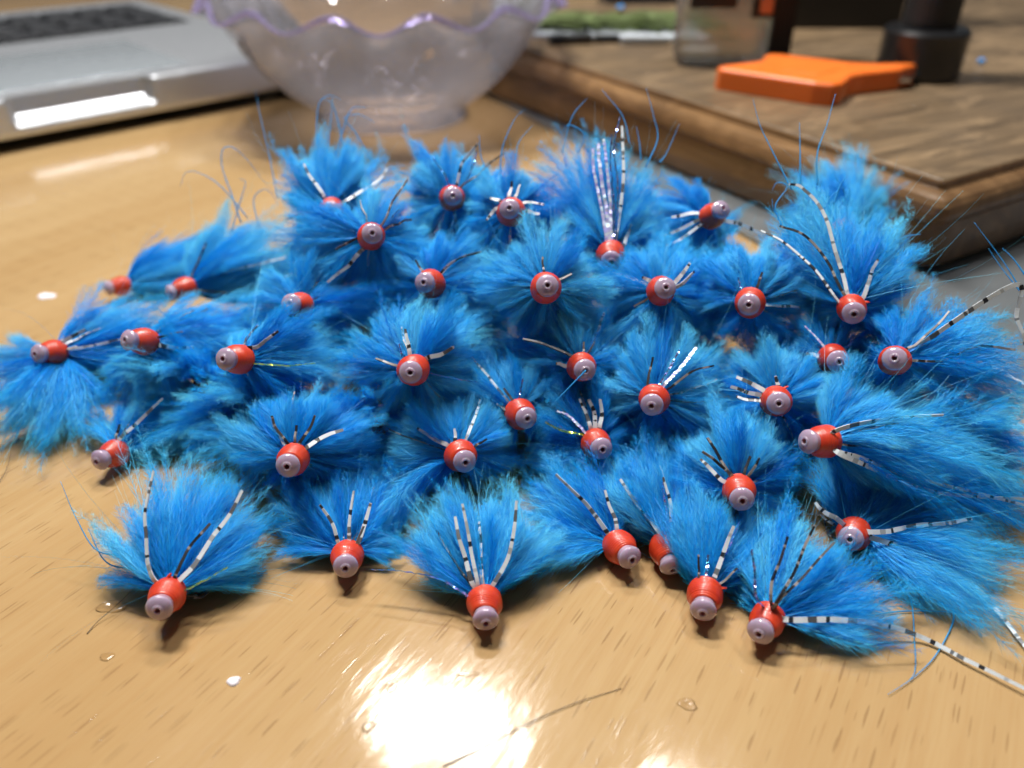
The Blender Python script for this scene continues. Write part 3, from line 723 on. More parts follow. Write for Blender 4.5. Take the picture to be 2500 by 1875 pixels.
TUFTS = [  # fly, tip of an extra plume in mm
 (15,(-107.9,139.5,3.0)),
 (15,(-97.5,125.1,3.0)),
 (15,(-88.8,122.2,3.0)),
 (15,(-84.1,129.7,3.0)),
 (15,(-116.7,148.5,3.0)),
 (15,(-106.7,144.8,3.0)),
 (15,(-94.0,141.2,3.0)),
 (15,(-112.6,150.0,5.6)),
 (16,(-73.6,135.8,5.6)),
 (16,(-65.1,137.8,8.8)),
 (16,(-81.3,137.0,7.0)),
 (16,(-62.1,143.2,17.7)),
 (16,(-77.0,135.6,3.3)),
 (16,(-68.9,136.3,6.4)),
 (16,(-84.2,136.9,3.6)),
 (16,(-71.1,129.7,3.0)),
 (17,(-43.4,123.2,15.3)),
 (17,(-35.6,127.2,15.7)),
 (17,(-30.8,132.6,19.6)),
 (17,(-35.8,135.1,26.3)),
 (13,(-64.6,194.5,21.1)),
 (13,(-59.7,188.9,13.4)),
 (13,(-71.5,195.8,24.4)),
 (13,(-77.4,185.1,18.9)),
 (13,(-57.9,193.4,16.5)),
 (13,(-56.0,196.2,17.9)),
 (12,(-98.7,203.5,6.8)),
 (12,(-91.9,199.7,3.0)),
 (14,(-51.6,149.0,27.4)),
 (14,(-37.9,147.2,28.2)),
 (14,(-43.2,145.8,27.9)),
 (1,(-48.9,179.4,40.5)),
 (1,(-40.6,182.3,43.8)),
 (1,(-34.2,179.9,41.4)),
 (1,(-43.7,181.3,43.0)),
 (2,(-49.0,157.1,32.0)),
 (2,(-44.9,152.0,25.9)),
 (2,(-38.9,149.0,23.2)),
 (2,(-21.3,149.6,29.2)),
 (26,(-51.6,115.2,13.7)),
 (26,(-44.6,116.9,18.5)),
 (26,(-28.3,115.8,16.3)),
 (26,(-25.5,119.6,17.7)),
 (26,(-33.3,118.1,19.7)),
 (32,(-59.9,104.5,13.9)),
 (32,(-53.1,105.3,14.3)),
 (32,(-65.9,99.3,9.4)),
 (32,(-46.7,102.6,11.6)),
 (32,(-42.0,100.4,8.4)),
 (32,(-68.5,95.3,5.0)),
 (32,(-40.2,96.3,4.0)),
 (33,(-40.7,104.0,3.0)),
 (33,(-36.8,107.6,7.3)),
 (33,(-19.8,105.7,5.8)),
 (33,(-21.6,99.5,3.0)),
 (33,(-28.6,108.0,9.0)),
 (34,(-14.3,100.3,8.6)),
 (34,(-8.1,101.4,10.6)),
 (34,(-2.0,99.9,9.9)),
 (34,(3.3,96.7,6.8)),
 (34,(-15.6,95.6,4.6)),
 (35,(3.6,108.5,3.3)),
 (35,(6.2,113.0,8.1)),
 (35,(11.8,111.7,9.2)),
 (35,(7.3,97.3,3.0)),
 (35,(18.0,106.5,7.2)),
 (36,(21.7,112.6,10.5)),
 (36,(25.9,113.9,11.6)),
 (36,(19.1,110.1,8.4)),
 (37,(27.9,100.0,8.7)),
 (37,(32.5,100.5,9.4)),
 (37,(37.7,98.2,7.4)),
 (37,(40.4,94.6,3.6)),
 (38,(39.5,94.2,8.1)),
 (38,(45.9,96.4,9.1)),
 (38,(51.6,93.0,5.2)),
 (38,(55.6,90.1,3.0)),
 (38,(38.6,88.8,5.4)),
 (38,(54.6,83.5,3.0)),
 (31,(70.4,100.6,3.0)),
 (31,(76.7,97.3,3.0)),
 (31,(79.2,90.1,3.0)),
 (31,(66.8,92.1,3.0)),
 (31,(85.2,106.4,3.0)),
 (29,(60.4,119.1,23.9)),
 (29,(68.9,117.7,20.0)),
 (29,(84.1,119.7,13.6)),
 (29,(95.1,119.2,5.4)),
 (29,(55.6,116.4,22.8)),
 (29,(91.8,111.4,3.0)),
 (29,(69.2,107.9,3.8)),
 (21,(71.0,131.0,32.4)),
 (21,(80.2,131.8,31.0)),
 (21,(90.2,131.6,26.2)),
 (21,(93.4,125.4,14.8)),
 (21,(97.5,124.7,10.0)),
 (21,(84.2,125.4,21.9)),
 (11,(53.7,149.2,40.2)),
 (11,(59.4,152.4,43.7)),
 (11,(66.8,149.1,42.2)),
 (11,(73.4,145.5,38.9)),
 (11,(75.5,141.4,34.9)),
 (11,(51.2,142.7,34.4)),
 (11,(65.0,153.8,45.1)),
 (5,(9.4,172.2,45.9)),
 (5,(13.4,174.4,48.2)),
 (5,(30.9,167.9,43.2)),
 (5,(33.5,162.5,38.1)),
 (5,(10.1,162.5,39.1)),
 (5,(19.4,173.8,48.4)),
 (6,(37.3,167.3,38.4)),
 (6,(39.4,168.7,39.9)),
 (6,(34.4,163.4,31.5)),
 (6,(39.3,160.7,28.3)),
 (30,(30.2,111.5,13.5)),
 (30,(36.5,112.9,16.4)),
 (30,(43.7,112.4,15.8)),
 (30,(51.3,110.0,10.5)),
 (30,(29.9,106.5,8.3)),
 (23,(20.0,125.5,19.9)),
 (23,(34.0,128.7,22.0)),
 (23,(39.5,127.8,18.4)),
 (23,(38.4,123.3,13.1)),
 (23,(27.0,129.2,23.7)),
 (27,(-22.8,119.9,10.2)),
 (27,(-21.0,115.3,5.2)),
 (27,(-2.2,119.9,13.4)),
 (27,(2.0,117.4,7.9)),
 (27,(-10.7,120.9,15.8)),
 (24,(43.3,124.7,22.4)),
 (24,(51.4,123.1,21.4)),
 (24,(40.0,119.2,13.9)),
 (24,(46.6,125.0,23.2)),
 (10,(35.0,139.3,30.1)),
 (10,(43.8,142.7,36.3)),
 (10,(52.7,142.0,34.7)),
 (10,(39.9,133.1,23.4)),
 (20,(55.5,133.5,25.2)),
 (20,(59.2,131.0,24.6)),
 (18,(-26.7,126.2,23.5)),
 (18,(-20.8,128.6,27.9)),
 (18,(-12.3,128.3,27.1)),
 (18,(-7.3,126.7,23.1)),
 (18,(-25.9,121.6,16.3)),
 (22,(-4.0,128.2,16.1)),
 (22,(0.4,130.0,18.1)),
 (22,(-5.8,123.9,10.5)),
 (19,(2.1,134.4,21.7)),
 (19,(12.7,135.7,26.0)),
 (19,(21.6,132.8,21.5)),
 (7,(-23.1,150.1,31.0)),
 (7,(-14.6,151.3,33.5)),
 (7,(-6.2,150.5,29.8)),
 (7,(-25.1,145.6,22.8)),
 (8,(-2.3,139.0,35.1)),
 (8,(6.4,140.1,38.3)),
 (8,(-2.3,133.8,27.0)),
 (8,(16.1,135.0,28.4)),
 (3,(-21.0,173.5,40.3)),
 (3,(-15.0,176.9,44.4)),
 (3,(-7.8,176.5,43.5)),
 (4,(-6.3,162.6,44.0)),
 (4,(0.4,164.5,46.3)),
 (4,(5.1,161.3,43.5)),
 (9,(23.5,141.2,33.1)),
 (9,(29.8,143.1,35.1)),
 (9,(35.1,137.7,26.9)),
 (28,(8.1,119.8,8.2)),
 (28,(23.8,119.9,7.0)),
 (28,(19.4,123.3,13.1)),
 (8,(-4.0,134.2,25.8)),
 (8,(6.4,131.2,24.5)),
 (8,(15.2,133.7,26.1)),
 (8,(1.2,135.5,33.9)),
 (9,(24.3,135.9,24.9)),
 (9,(31.5,135.6,24.1)),
 (9,(35.1,138.5,28.5)),
 (2,(-32.5,148.1,27.8)),
 (2,(-24.1,148.4,27.7)),
 (2,(-47.9,158.9,35.4)),
 (2,(-44.7,153.9,30.3)),
 (10,(49.1,142.9,36.2)),
 (10,(40.2,141.6,34.8)),
 (27,(-15.6,111.4,3.0)),
 (27,(-3.9,112.3,3.3)),
 (33,(-39.9,100.6,3.0)),
 (33,(-41.9,106.3,4.2)),
 (33,(-17.4,103.9,3.1)),
 (33,(-17.4,97.3,3.0)),
 (32,(-39.2,100.2,6.6)),
 (32,(-40.4,95.1,3.0)),
 (34,(-17.8,99.2,6.4)),
 (34,(4.9,99.6,8.1)),
 (35,(2.7,102.9,3.0)),
 (35,(3.4,95.2,3.0)),
 (25,(-71.8,130.8,5.6)),
 (25,(-66.4,133.0,4.0)),
 (25,(-75.2,134.5,8.7)),
 (29,(99.8,124.4,10.2)),
 (29,(99.6,119.4,3.0)),
 (29,(93.0,117.2,3.6)),
 (29,(78.7,115.1,10.7)),
 (21,(100.1,131.6,20.2)),
 (21,(100.2,123.6,5.3)),
 (21,(95.5,128.2,18.2)),
 (31,(89.3,100.6,3.0)),
 (31,(84.7,92.1,3.0)),
 (31,(71.4,86.3,3.0)),
 (31,(65.5,89.1,3.0)),
 (31,(76.7,82.6,3.0)),
 (31,(80.8,86.3,3.0)),
 (31,(65.0,95.2,3.0)),
 (38,(61.4,86.3,3.0)),
 (38,(58.2,89.1,3.0)),
 (15,(-110.9,134.5,3.0)),
 (15,(-99.5,134.5,3.0)),
 (15,(-90.6,129.7,3.0)),
 (15,(-102.9,125.1,3.0)),
 (15,(-96.1,120.8,3.0)),
 (7,(-33.2,165.1,18.5)),
 (7,(-25.8,163.4,15.9)),
 (18,(-7.3,147.7,21.7)),
 (18,(-29.2,145.6,18.5)),
 (17,(-52.9,144.3,12.6)),
 (17,(-45.1,146.4,15.9)),
 (17,(-47.0,140.6,6.9)),
 (22,(-4.6,149.2,12.0)),
 (22,(0.4,150.3,13.7)),
 (22,(-7.5,141.2,3.0)),
 (19,(7.4,151.9,16.2)),
 (19,(23.2,151.9,16.2)),
 (19,(15.3,153.5,18.7)),
 (8,(-4.5,155.8,26.3)),
 (8,(5.3,156.9,27.9)),
 (23,(28.5,147.5,17.5)),
 (23,(38.1,145.4,14.2)),
 (23,(22.7,145.4,14.2)),
 (23,(43.9,145.9,15.0)),
 (24,(43.4,142.5,13.7)),
 (24,(58.7,142.5,13.7)),
 (24,(51.0,144.6,16.9)),
 (9,(39.7,162.8,28.5)),
 (9,(27.6,161.1,26.0)),
 (9,(33.6,163.3,29.4)),
 (10,(39.1,159.0,27.0)),
 (10,(57.0,157.9,25.3)),
 (10,(61.0,154.6,20.3)),
 (27,(-27.5,123.6,3.0)),
 (27,(-21.5,134.5,3.0)),
 (27,(-4.4,137.2,5.7)),
 (27,(-0.5,119.4,3.0)),
 (26,(-50.3,131.3,7.5)),
 (26,(-31.3,125.1,3.0)),
 (26,(-35.6,132.3,9.1)),
 (28,(9.1,137.8,3.0)),
 (28,(24.2,134.5,3.0)),
 (28,(26.6,125.1,3.0)),
 (30,(35.9,126.2,3.3)),
 (30,(54.1,126.7,4.0)),
 (30,(29.3,113.9,3.0)),
 (33,(-34.6,113.9,3.0)),
 (33,(-21.5,111.4,3.0)),
 (33,(-38.6,108.8,3.0)),
 (34,(-17.3,111.4,3.0)),
 (34,(1.2,111.4,3.0)),
 (34,(-8.2,115.1,3.2)),
 (32,(-53.3,116.6,7.4)),
 (32,(-45.2,108.8,3.0)),
 (32,(-58.4,118.9,10.9)),
 (5,(15.3,175.1,28.9)),
 (5,(31.3,173.9,27.1)),
 (2,(-42.6,166.8,21.1)),
 (2,(-24.8,167.4,22.0)),
]
BURIED = [  # heads of flies deep in the pile, mm
 (-35.7,176.6,11.0),
 (-8.2,165.8,11.0),
 (24.3,158.1,11.0),
 (40.4,149.9,11.0),
 (-25.3,114.0,11.0),
 (-5.5,189.9,11.0),
 (48.7,198.6,11.0),
 (-52.4,141.4,11.0),
 (14.4,124.8,11.0),
 (-16.3,134.4,11.0),
 (-63.1,127.9,11.0),
 (-49.8,118.9,11.0),
 (80.8,109.4,11.0),
]

LABELS = {
 1: "fly at the pile's upper left below the clear bowl, barred legs raised in a V",
 2: "fly just under the V-legged one below the bowl, dark strand rising to its right",
 3: "topmost fly in the back row, dark quill and blue glints above its red head",
 4: "back row fly with six short barred legs ringed around its bead",
 5: "fly with the brightest silver tinsel standing straight up above its red head",
 6: "back row fly tilted up to the right beside the board, barred legs pointing left",
 7: "fly below the back row with bead turned left and a dark leg rising right",
 8: "pale blue fly in the upper middle of the pile with a full round feather burst",
 9: "small fly below the silver tinsel one, barred leg tips splayed at its right",
 10: "round blue fly between the small splayed-leg fly and the long-legged upper right fly",
 11: "upper right fly with long barred legs arching left in front of the board",
 12: "farthest fly at the pile's left end, lying side-on low over the table",
 13: "side-on fly next to the farthest left one, long barred leg trailing right",
 14: "half-buried fly at left whose lilac bead just peeks over blue feathers",
 15: "leftmost fly of the pile, bead pointing left over the bare table",
 16: "middle one of the three side-turned heads in the left slanting row",
 17: "side-turned fly on the left with yellow-green tinsel trailing right from its head",
 18: "face-on fly left of the pile's middle with one upright white leg",
 19: "fly in the middle of the pile with a thin blue thread crossing its bead",
 20: "fly on the right with wide blue tinsel at upper left, bead half covered by feathers",
 21: "rightmost face-on fly, big bead with dark hole and dark strands trailing right",
 22: "fly below the middle one, bead turned to lower right, short white legs at left",
 23: "fly with a broad silver blue tinsel streak fanning to its upper right",
 24: "fly right of the middle with a bundle of barred legs pointing left",
 25: "low fly at the pile's left edge, bead pointing down onto the bare table",
 26: "fly above the two left front heads with dark legs fanned up, big lilac bead",
 27: "fly in the lower middle with barred legs swept to its left",
 28: "fly with three bold black and white legs standing up beside rainbow tinsel",
 29: "large side-turned fly at right, two long barred legs running off rightward",
 30: "fly at lower right with four dark quills fanned above its red head",
 31: "shaded low fly at the right, long barred leg sweeping down to the table",
 32: "front fly at far left on the table with tall solid plume and yellow tinsel",
 33: "front fly with three pale legs fanned up, second from the left on the table",
 34: "front fly nearest the white glare with thin tinsel trailing left",
 35: "front fly with bead turned right and all feathers swept to the left",
 36: "front fly half hidden behind the feathers of the fly with a thread tag",
 37: "front fly with a thread tag on its head, before the half hidden one",
 38: "front fly at right on the table with three dark quills, long barred leg trailing",
 39: "dim fly buried deep under the back row, faint bead behind feathers",
 40: "tiny red head poking above feathers in front of the wooden board's corner",
}
R = 2.7 * MM

# thread head: barrel of helical windings
def thread_head_mesh(seed):
    rnd = random.Random(seed)
    n = 66
    ctrl = [(-0.98, 0.60), (-0.80, 0.80), (-0.50, 0.955), (-0.2, 1.0), (0.1, 0.985), (0.4, 0.90), (0.65, 0.79), (0.80, 0.70)]
    lump = [rnd.uniform(0, 6.28) for _ in range(4)]
    prof = []
    for i in range(n):
        z = -0.98 + 1.78 * i / (n - 1)
        for (a, ra), (b, rb) in zip(ctrl, ctrl[1:]):
            if a <= z <= b + 1e-9:
                u = (z - a) / (b - a)
                r = ra + (rb - ra) * (u * u * (3 - 2 * u) * 0.35 + u * 0.65)
                break
        prof.append((r, z))
    def rf(r, z, ph):
        w = math.sin(2 * math.pi * (z * 8.2 + ph / (2 * math.pi)))
        r2 = r * (1 + 0.022 * w * (0.6 + 0.4 * math.sin(ph * 2 + z * 5 + lump[3])) + 0.022 * math.sin(2 * ph + lump[0] + z * 2) + 0.012 * math.sin(3 * ph + lump[1] - z * 4) + 0.010 * math.sin(z * 9 + lump[2]))
        return r2 * R, z * R
    prof = [(0.2, -0.98)] + prof + [(0.2, 0.80)]
    vs, fs = lathe(prof, 44, rfun=rf)
    return mesh_from("thread_head", vs, fs, M['thread'], True)

HEADS = [thread_head_mesh(s) for s in range(4)]
bead_prof = [(0.30, 0.60), (0.55, 0.70), (0.63, 0.78), (0.66, 0.90), (0.68, 1.02), (0.715, 1.10), (0.737, 1.17)] + [(0.74 * math.sin(q), 1.19 + 0.34 * math.cos(q)) for q in [math.radians(88 - 5.6 * k) for k in range(12)]] + [(0.32, 1.50), (0.295, 1.53), (0.265, 1.56), (0.225, 1.57), (0.18, 1.562), (0.15, 1.54), (0.138, 1.50), (0.135, 1.25)]
vs, fs = lathe([(r * R, z * R) for r, z in bead_prof], 48)
BEAD = mesh_from("bead", vs, fs, M['bead'], True)
vs, fs = lathe([(0.134 * R, 1.50 * R), (0.132 * R, 1.35 * R), (0.13 * R, 1.0 * R), (0.001 * R, 0.98 * R)], 24)
BORE = mesh_from("tube_bore", vs, fs, M['bore'], True)
vs, fs = lathe([(0.3 * R, -0.9 * R), (0.3 * R, -9 * R), (0.2 * R, -9 * R), (0.2 * R, -0.9 * R)], 16)
TUBE = mesh_from("tube", vs, fs, M['tube'], True)
vs, fs, al = strand(spline([(0, 0.95 * R, -0.3 * R), (0.05 * R, 1.10 * R, -0.35 * R), (0.14 * R, 1.22 * R, -0.42 * R)], 6), lambda t: 0.10 * R * (1 - 0.6 * t), lambda t: 0.08 * R * (1 - 0.6 * t))
TAG = mesh_from("thread_tag", vs, fs, M['thread'])

# ------------------------------------------------------------------ marabou plumes
def plume_mesh(seed, L, nb, spread, kappa, nbar, blen, curl=0.0, thick=0.075):
    """Root at origin, growing along +Z, fan in X, curving towards +Y. Units: metres."""
    g = np.random.default_rng(seed)
    V, F3, F4, S = [], [], [], []
    base = 0
    ns = 12
    t = np.linspace(0, 1, ns)
    ncl = int(g.integers(4, 6))
    cj, cL, cY = g.uniform(-.3, .3, ncl), g.uniform(0.70, 1.08, ncl), g.normal(0, thick * 1.3, ncl)
    cK, cC = g.uniform(0.6, 1.4, ncl), curl * g.normal(0, 1.2, ncl)
    csh = g.uniform(-0.12, 0.12, ncl)
    for b in range(nb):
        cl = b % ncl
        q = (cl + 0.5 + cj[cl]) / ncl * 2 - 1                        # clump centre across the fan
        Lb = L * (1 - 0.25 * abs(q) ** 1.6) * cL[cl] * g.uniform(0.66, 1.06)
        dev = g.normal(0, spread * 0.30)
        ay, dvy = cY[cl], g.normal(0, thick * 1.3)
        kb = kappa * cK[cl] * g.uniform(0.85, 1.15)
        wig1, wig2 = g.uniform(-1, 1, 2) * 0.07
        ph1, ph2 = g.uniform(0, 6.28, 2)
        cu = cC[cl] + curl * 0.4 * g.normal(0, 1)
        angx = q * spread * (1 - 0.15 * t) + dev * (1 - 1.35 * t) + wig1 * np.sin(t * 5 + ph1) * t + cu * t ** 2
        angy = ay + dvy * (1 - 1.3 * t) + kb * t + wig2 * np.sin(t * 4 + ph2) * t
        d = np.stack([np.sin(angx) * np.cos(angy), np.sin(angy), np.cos(angx) * np.cos(angy)], 1)
        step = Lb / (ns - 1)
        p = np.zeros((ns, 3))
        p[1:] = np.cumsum((d[1:] + d[:-1]) / 2 * step, axis=0)
        p += np.array([q * 0.35 * MM + g.normal(0, .1) * MM, g.normal(0, 0.18) * MM, 0])
        # rachis ribbon
        side = np.cross(d, np.array([0.2 * g.normal(), 1.0, 0.2 * g.normal()]))
        side /= np.linalg.norm(side, axis=1)[:, None]
        w = (0.040 * (1 - t) + 0.014) * MM
        sh = g.uniform(0.10, 0.40) + csh[cl]
        V.append(p - side * w[:, None])
        V.append(p + side * w[:, None])
        i = np.arange(ns - 1)
        F4.append(np.stack([base + i, base + ns + i, base + ns + i + 1, base + i + 1], 1))
        S.append(np.full(2 * ns, sh) + np.tile(t, 2) * 0.25)
        base += 2 * ns
        # barbules
        n = int(nbar * Lb / L) * 2
        tt = np.sort(g.uniform(0.10, 1.0, n)) ** 0.92
        f = tt * (ns - 1)
        k = np.minimum(f.astype(int), ns - 2)
        u = (f - k)[:, None]
        P0 = p[k] * (1 - u) + p[k + 1] * u
        T = d[k] * (1 - u) + d[k + 1] * u
        roll = g.uniform(0, 2 * np.pi, n)
        sgn = np.where(g.random(n) < .5, -1, 1)
        e1 = side[k]
        e2 = np.cross(T, e1)
        rr = g.normal(0, 0.75, n)
        rad = e1 * (sgn * np.cos(rr))[:, None] + e2 * np.sin(rr)[:, None]
        al = g.uniform(0.22, 0.50, n) + 0.25 * tt
        bl = blen * g.uniform(0.5, 1.15, n) * np.clip(0.35 + tt * 1.1, 0, 1.0) * np.clip((1.12 - tt) * 3.5, 0.35, 1)
        D1 = T * np.cos(al)[:, None] + rad * np.sin(al)[:, None]
        al2 = al * g.uniform(0.1, 0.9, n)
        D2 = T * np.cos(al2)[:, None] + rad * np.sin(al2)[:, None] + g.normal(0, 0.12, (n, 3))
        P1 = P0 + D1 * (bl * 0.5)[:, None]
        P2 = P1 + D2 * (bl * 0.5)[:, None]
        nrm = np.cross(D1, g.normal(0, 1, (n, 3)))
        nrm /= np.linalg.norm(nrm, axis=1)[:, None]
        hw = 0.017 * MM
        V.append(np.stack([P0 - nrm * hw, P0 + nrm * hw, P1 - nrm * hw * .8, P1 + nrm * hw * .8, P2], 1).reshape(-1, 3))
        j = base + np.arange(n) * 5
        F4.append(np.stack([j, j + 1, j + 3, j + 2], 1))
        F3.append(np.stack([j + 2, j + 3, j + 4], 1))
        s0 = sh + tt * 0.25 + g.normal(0, 0.06, n)
        S.append(np.stack([s0, s0, s0 + .18, s0 + .18, s0 + .45], 1).reshape(-1))  # barbule ends coloured paler, as lit tips
        base += 5 * n
    for b in range(6):                              # loose single hairs that outrun the tuft
        Lb = L * g.uniform(0.9, 1.2)
        ax, ay = g.normal(0, spread * 0.8), g.normal(0.05, thick * 1.6)
        cu = g.normal(0, 0.25, 2)
        angx = ax + cu[0] * t ** 2
        angy = ay + kappa * t * g.uniform(0.5, 1.2) + cu[1] * t ** 2
        d = np.stack([np.sin(angx) * np.cos(angy), np.sin(angy), np.cos(angx) * np.cos(angy)], 1)
        p = np.zeros((ns, 3))
        p[1:] = np.cumsum((d[1:] + d[:-1]) / 2 * Lb / (ns - 1), axis=0)
        side = np.cross(d, g.normal(0, 1, 3))
        side /= np.linalg.norm(side, axis=1)[:, None]
        w = (0.020 * (1 - t) + 0.008) * MM
        V.append(p - side * w[:, None])
        V.append(p + side * w[:, None])
        i = np.arange(ns - 1)
        F4.append(np.stack([base + i, base + ns + i, base + ns + i + 1, base + i + 1], 1))
        S.append(0.55 + np.tile(t, 2) * 0.4)
        base += 2 * ns
    V = np.concatenate(V)
    F4 = np.concatenate(F4)
    F3 = np.concatenate(F3)
    S = np.clip(np.concatenate(S), 0, 1)
    me = bpy.data.meshes.new("marabou_plume")
    nl = F4.size + F3.size
    me.vertices.add(len(V))
    me.vertices.foreach_set("co", V.astype(np.float32).ravel())
    me.loops.add(nl)
    me.loops.foreach_set("vertex_index", np.concatenate([F4.ravel(), F3.ravel()]).astype(np.int32))
    me.polygons.add(len(F4) + len(F3))
    me.polygons.foreach_set("loop_start", np.concatenate([np.arange(len(F4)) * 4, len(F4) * 4 + np.arange(len(F3)) * 3]).astype(np.int32))
    me.update(calc_edges=True)
    a = me.attributes.new("shade", 'FLOAT', 'POINT')
    a.data.foreach_set("value", S.astype(np.float32))
    me.materials.append(M['feather'])
    return me

SHORT_L = [11, 12.5, 14, 13, 15, 12, 16, 14.5]
SHORT = [plume_mesh(10 + i, L * MM, 44, sp, kp, 72, 2.7 * MM, 0.15) for i, (L, (sp, kp)) in enumerate(zip(SHORT_L, [(.36, .55), (.46, .65), (.34, .60), (.50, .45), (.40, .75), (.32, .70), (.44, .55), (.38, .50)]))]
MID_L = [18, 21, 24, 20, 26]
MID = [plume_mesh(70 + i, L * MM, 44, sp, kp, 95, 3.0 * MM, 0.2) for i, (L, (sp, kp)) in enumerate(zip(MID_L, [(.45, .40), (.50, .50), (.40, .45), (.55, .35), (.42, .55)]))]
LONG_L = [34, 40, 36, 42, 38]
LONG = [plume_mesh(40 + i, L * MM, 42, sp, kp, 110, 3.4 * MM, 0.3) for i, (L, (sp, kp)) in enumerate(zip(LONG_L, [(.36, .30), (.30, .35), (.42, .25), (.32, .40), (.38, .20)]))]

def rodrigues(v, axis, ang):
    return Matrix.Rotation(ang, 3, axis) @ v

def place_plume(fly, Mw, rng, phi, beta, pool, lens, scale):
    """phi around the axis (90 = up), beta away from the tail direction, both in degrees"""
    k = rng.randrange(len(pool))
    rad = Vector((math.cos(phi), math.sin(phi), 0))
    back = Vector((0, 0, -1))
    Z = rad * math.sin(beta) + back * math.cos(beta)
    Y = -rad * math.cos(beta) + back * math.sin(beta)
    root = rad * (0.50 * R) + back * (0.74 * R)
    R3 = Mw.to_3x3()
    Zw, Yw, rw = R3 @ Z, R3 @ Y, Mw @ root
    L = lens[k] * MM * scale
    for _ in range(14):                          # keep it off the table
        tip = rw + (Zw * 0.92 + Yw * 0.25) * L
        mid = rw + (Zw * 0.5 + Yw * 0.05) * L
        need = min(tip.z, mid.z + 0.001)
        if need > 0.0022:
            break
        ax = Zw.cross(Vector((0, 0, 1)))
        if ax.length < 1e-6:
            break
        ax.normalize()
        Zw = rodrigues(Zw, ax, math.radians(6))
        Yw = rodrigues(Yw, ax, math.radians(6))
        if Yw.z < -0.2:                          # turn the curve away from the table
            Yw = rodrigues(Yw, Zw.normalized(), math.radians(20))
    Xw = Yw.cross(Zw)
    Mp = Matrix((Xw, Yw, Zw)).transposed().to_4x4()
    Mp = Matrix.Translation(rw) @ Mp @ Matrix.Rotation(rng.uniform(-0.35, 0.35), 4, 'Z') @ Matrix.Diagonal((scale * rng.choice((-1, 1)), scale, scale, 1))
    o = obj("marabou_plume", pool[k], fly)
    o.matrix_basis = Mw.inverted() @ Mp
    return o

STRAND_SPEC = {  # name, material, half width mm, half thickness mm, samples, twist
    'W': ("barred_leg", M['white_leg'], 0.41, 0.10, 30, 0.5),
    'K': ("dark_leg", M['dark_leg'], 0.25, 0.13, 24, 0.5),
    'T': ("tinsel_strand", M['tinsel'], 0.24, 0.02, 50, 1.2),
    'B': ("tinsel_strand", M['bright'], 0.36, 0.03, 44, 0.3),
    'G': ("tinsel_strand", M['green'], 0.28, 0.02, 40, 0.8),
    'S': ("stray_barb", M['stray'], 0.13, 0.10, 36, 0.0),
}

# plume settings per fly: rings of (count, pool, angle off the tail direction, extra angle upwards, jitter, scale)
BURST = [(9, 'S', 64, 4, 14, 1.22), (6, 'M', 40, 8, 9, 1.12), (1, 'L', 14, 6, 8, 0.9)]      # face-on, all round
FRONT = [(8, 'S', 44, 4, 10, 1.2), (8, 'M', 28, 6, 8, 0.95), (1, 'L', 9, 4, 5, 0.75)]      # lying on the table
SWEPT = [(7, 'S', 38, 4, 8, 1.1), (8, 'M', 26, 5, 8, 1.1), (4, 'L', 13, 5, 6, 1.0)]       # side-turned
TALL = [(8, 'S', 60, 6, 10, 1.1), (8, 'M', 36, 10, 8, 1.1), (5, 'L', 24, 12, 7, 0.9)]       # upper edge of the pile
STYLE = {i: BURST for i in FLIES}
for i in (32, 33, 34, 35, 36, 37, 38, 25):
    STYLE[i] = FRONT
for i in (12, 13, 15, 16, 17, 29, 31, 21):
    STYLE[i] = SWEPT
for i in (1, 5, 6, 11, 40):
    STYLE[i] = TALL
POOLS = {'S': (SHORT, SHORT_L), 'M': (MID, MID_L), 'L': (LONG, LONG_L)}

for i, (p, a) in FLIES.items():
    rng = random.Random(1000 + i)
    p = Vector(p) * MM
    z = Vector(a).normalized()
    x = Vector((0, 0, 1)).cross(z)
    x.normalize()
    y = z.cross(x)
    Mw = Matrix.Translation(p) @ Matrix((x, y, z)).transposed().to_4x4()
    fly = thing("tube_fly", LABELS[i], "fishing fly", group="blue tube flies piled on the table")
    fly.matrix_world = Mw
    roll = Matrix.Rotation(rng.uniform(0, 6.28), 4, 'Z')
    hd = obj("thread_head", HEADS[i % 4], fly)
    hd.matrix_basis = roll @ Matrix.Diagonal((hs := rng.uniform(0.95, 1.05), hs * rng.uniform(0.97, 1.03), rng.uniform(0.94, 1.04), 1))
    bd = obj("bead", BEAD, fly)
    bd.matrix_basis = roll @ Matrix.Rotation(rng.uniform(-0.06, 0.06), 4, 'X')
    obj("tube_bore", BORE, bd)
    obj("tube", TUBE, fly)
    if i in (11, 24, 32, 37):
        tg = obj("thread_tag", TAG, hd)
        tg.matrix_basis = roll.inverted() @ Matrix.Rotation({11: -1.0, 24: -0.5, 32: -0.1, 37: -1.0}[i], 4, 'Z')
    for n1, pool, b1, bup, jit, sc in STYLE[i]:
        ph0 = rng.uniform(0, 6.28)
        for k in range(n1):
            ph = ph0 + 2 * math.pi * (k + rng.uniform(-.3, .3)) / n1
            beta = math.radians(b1 + bup * math.sin(ph) + rng.uniform(-jit, jit))
            if STYLE[i] is BURST:
                sc_ = sc * (1 - 0.20 * max(0.0, math.sin(ph)))   # the crowded upper side stays shorter
            else:
                sc_ = sc
            place_plume(fly, Mw, rng, ph, beta, *POOLS[pool], sc_ * rng.uniform(0.82, 1.12))
    FLIES[i] = (fly, Mw)

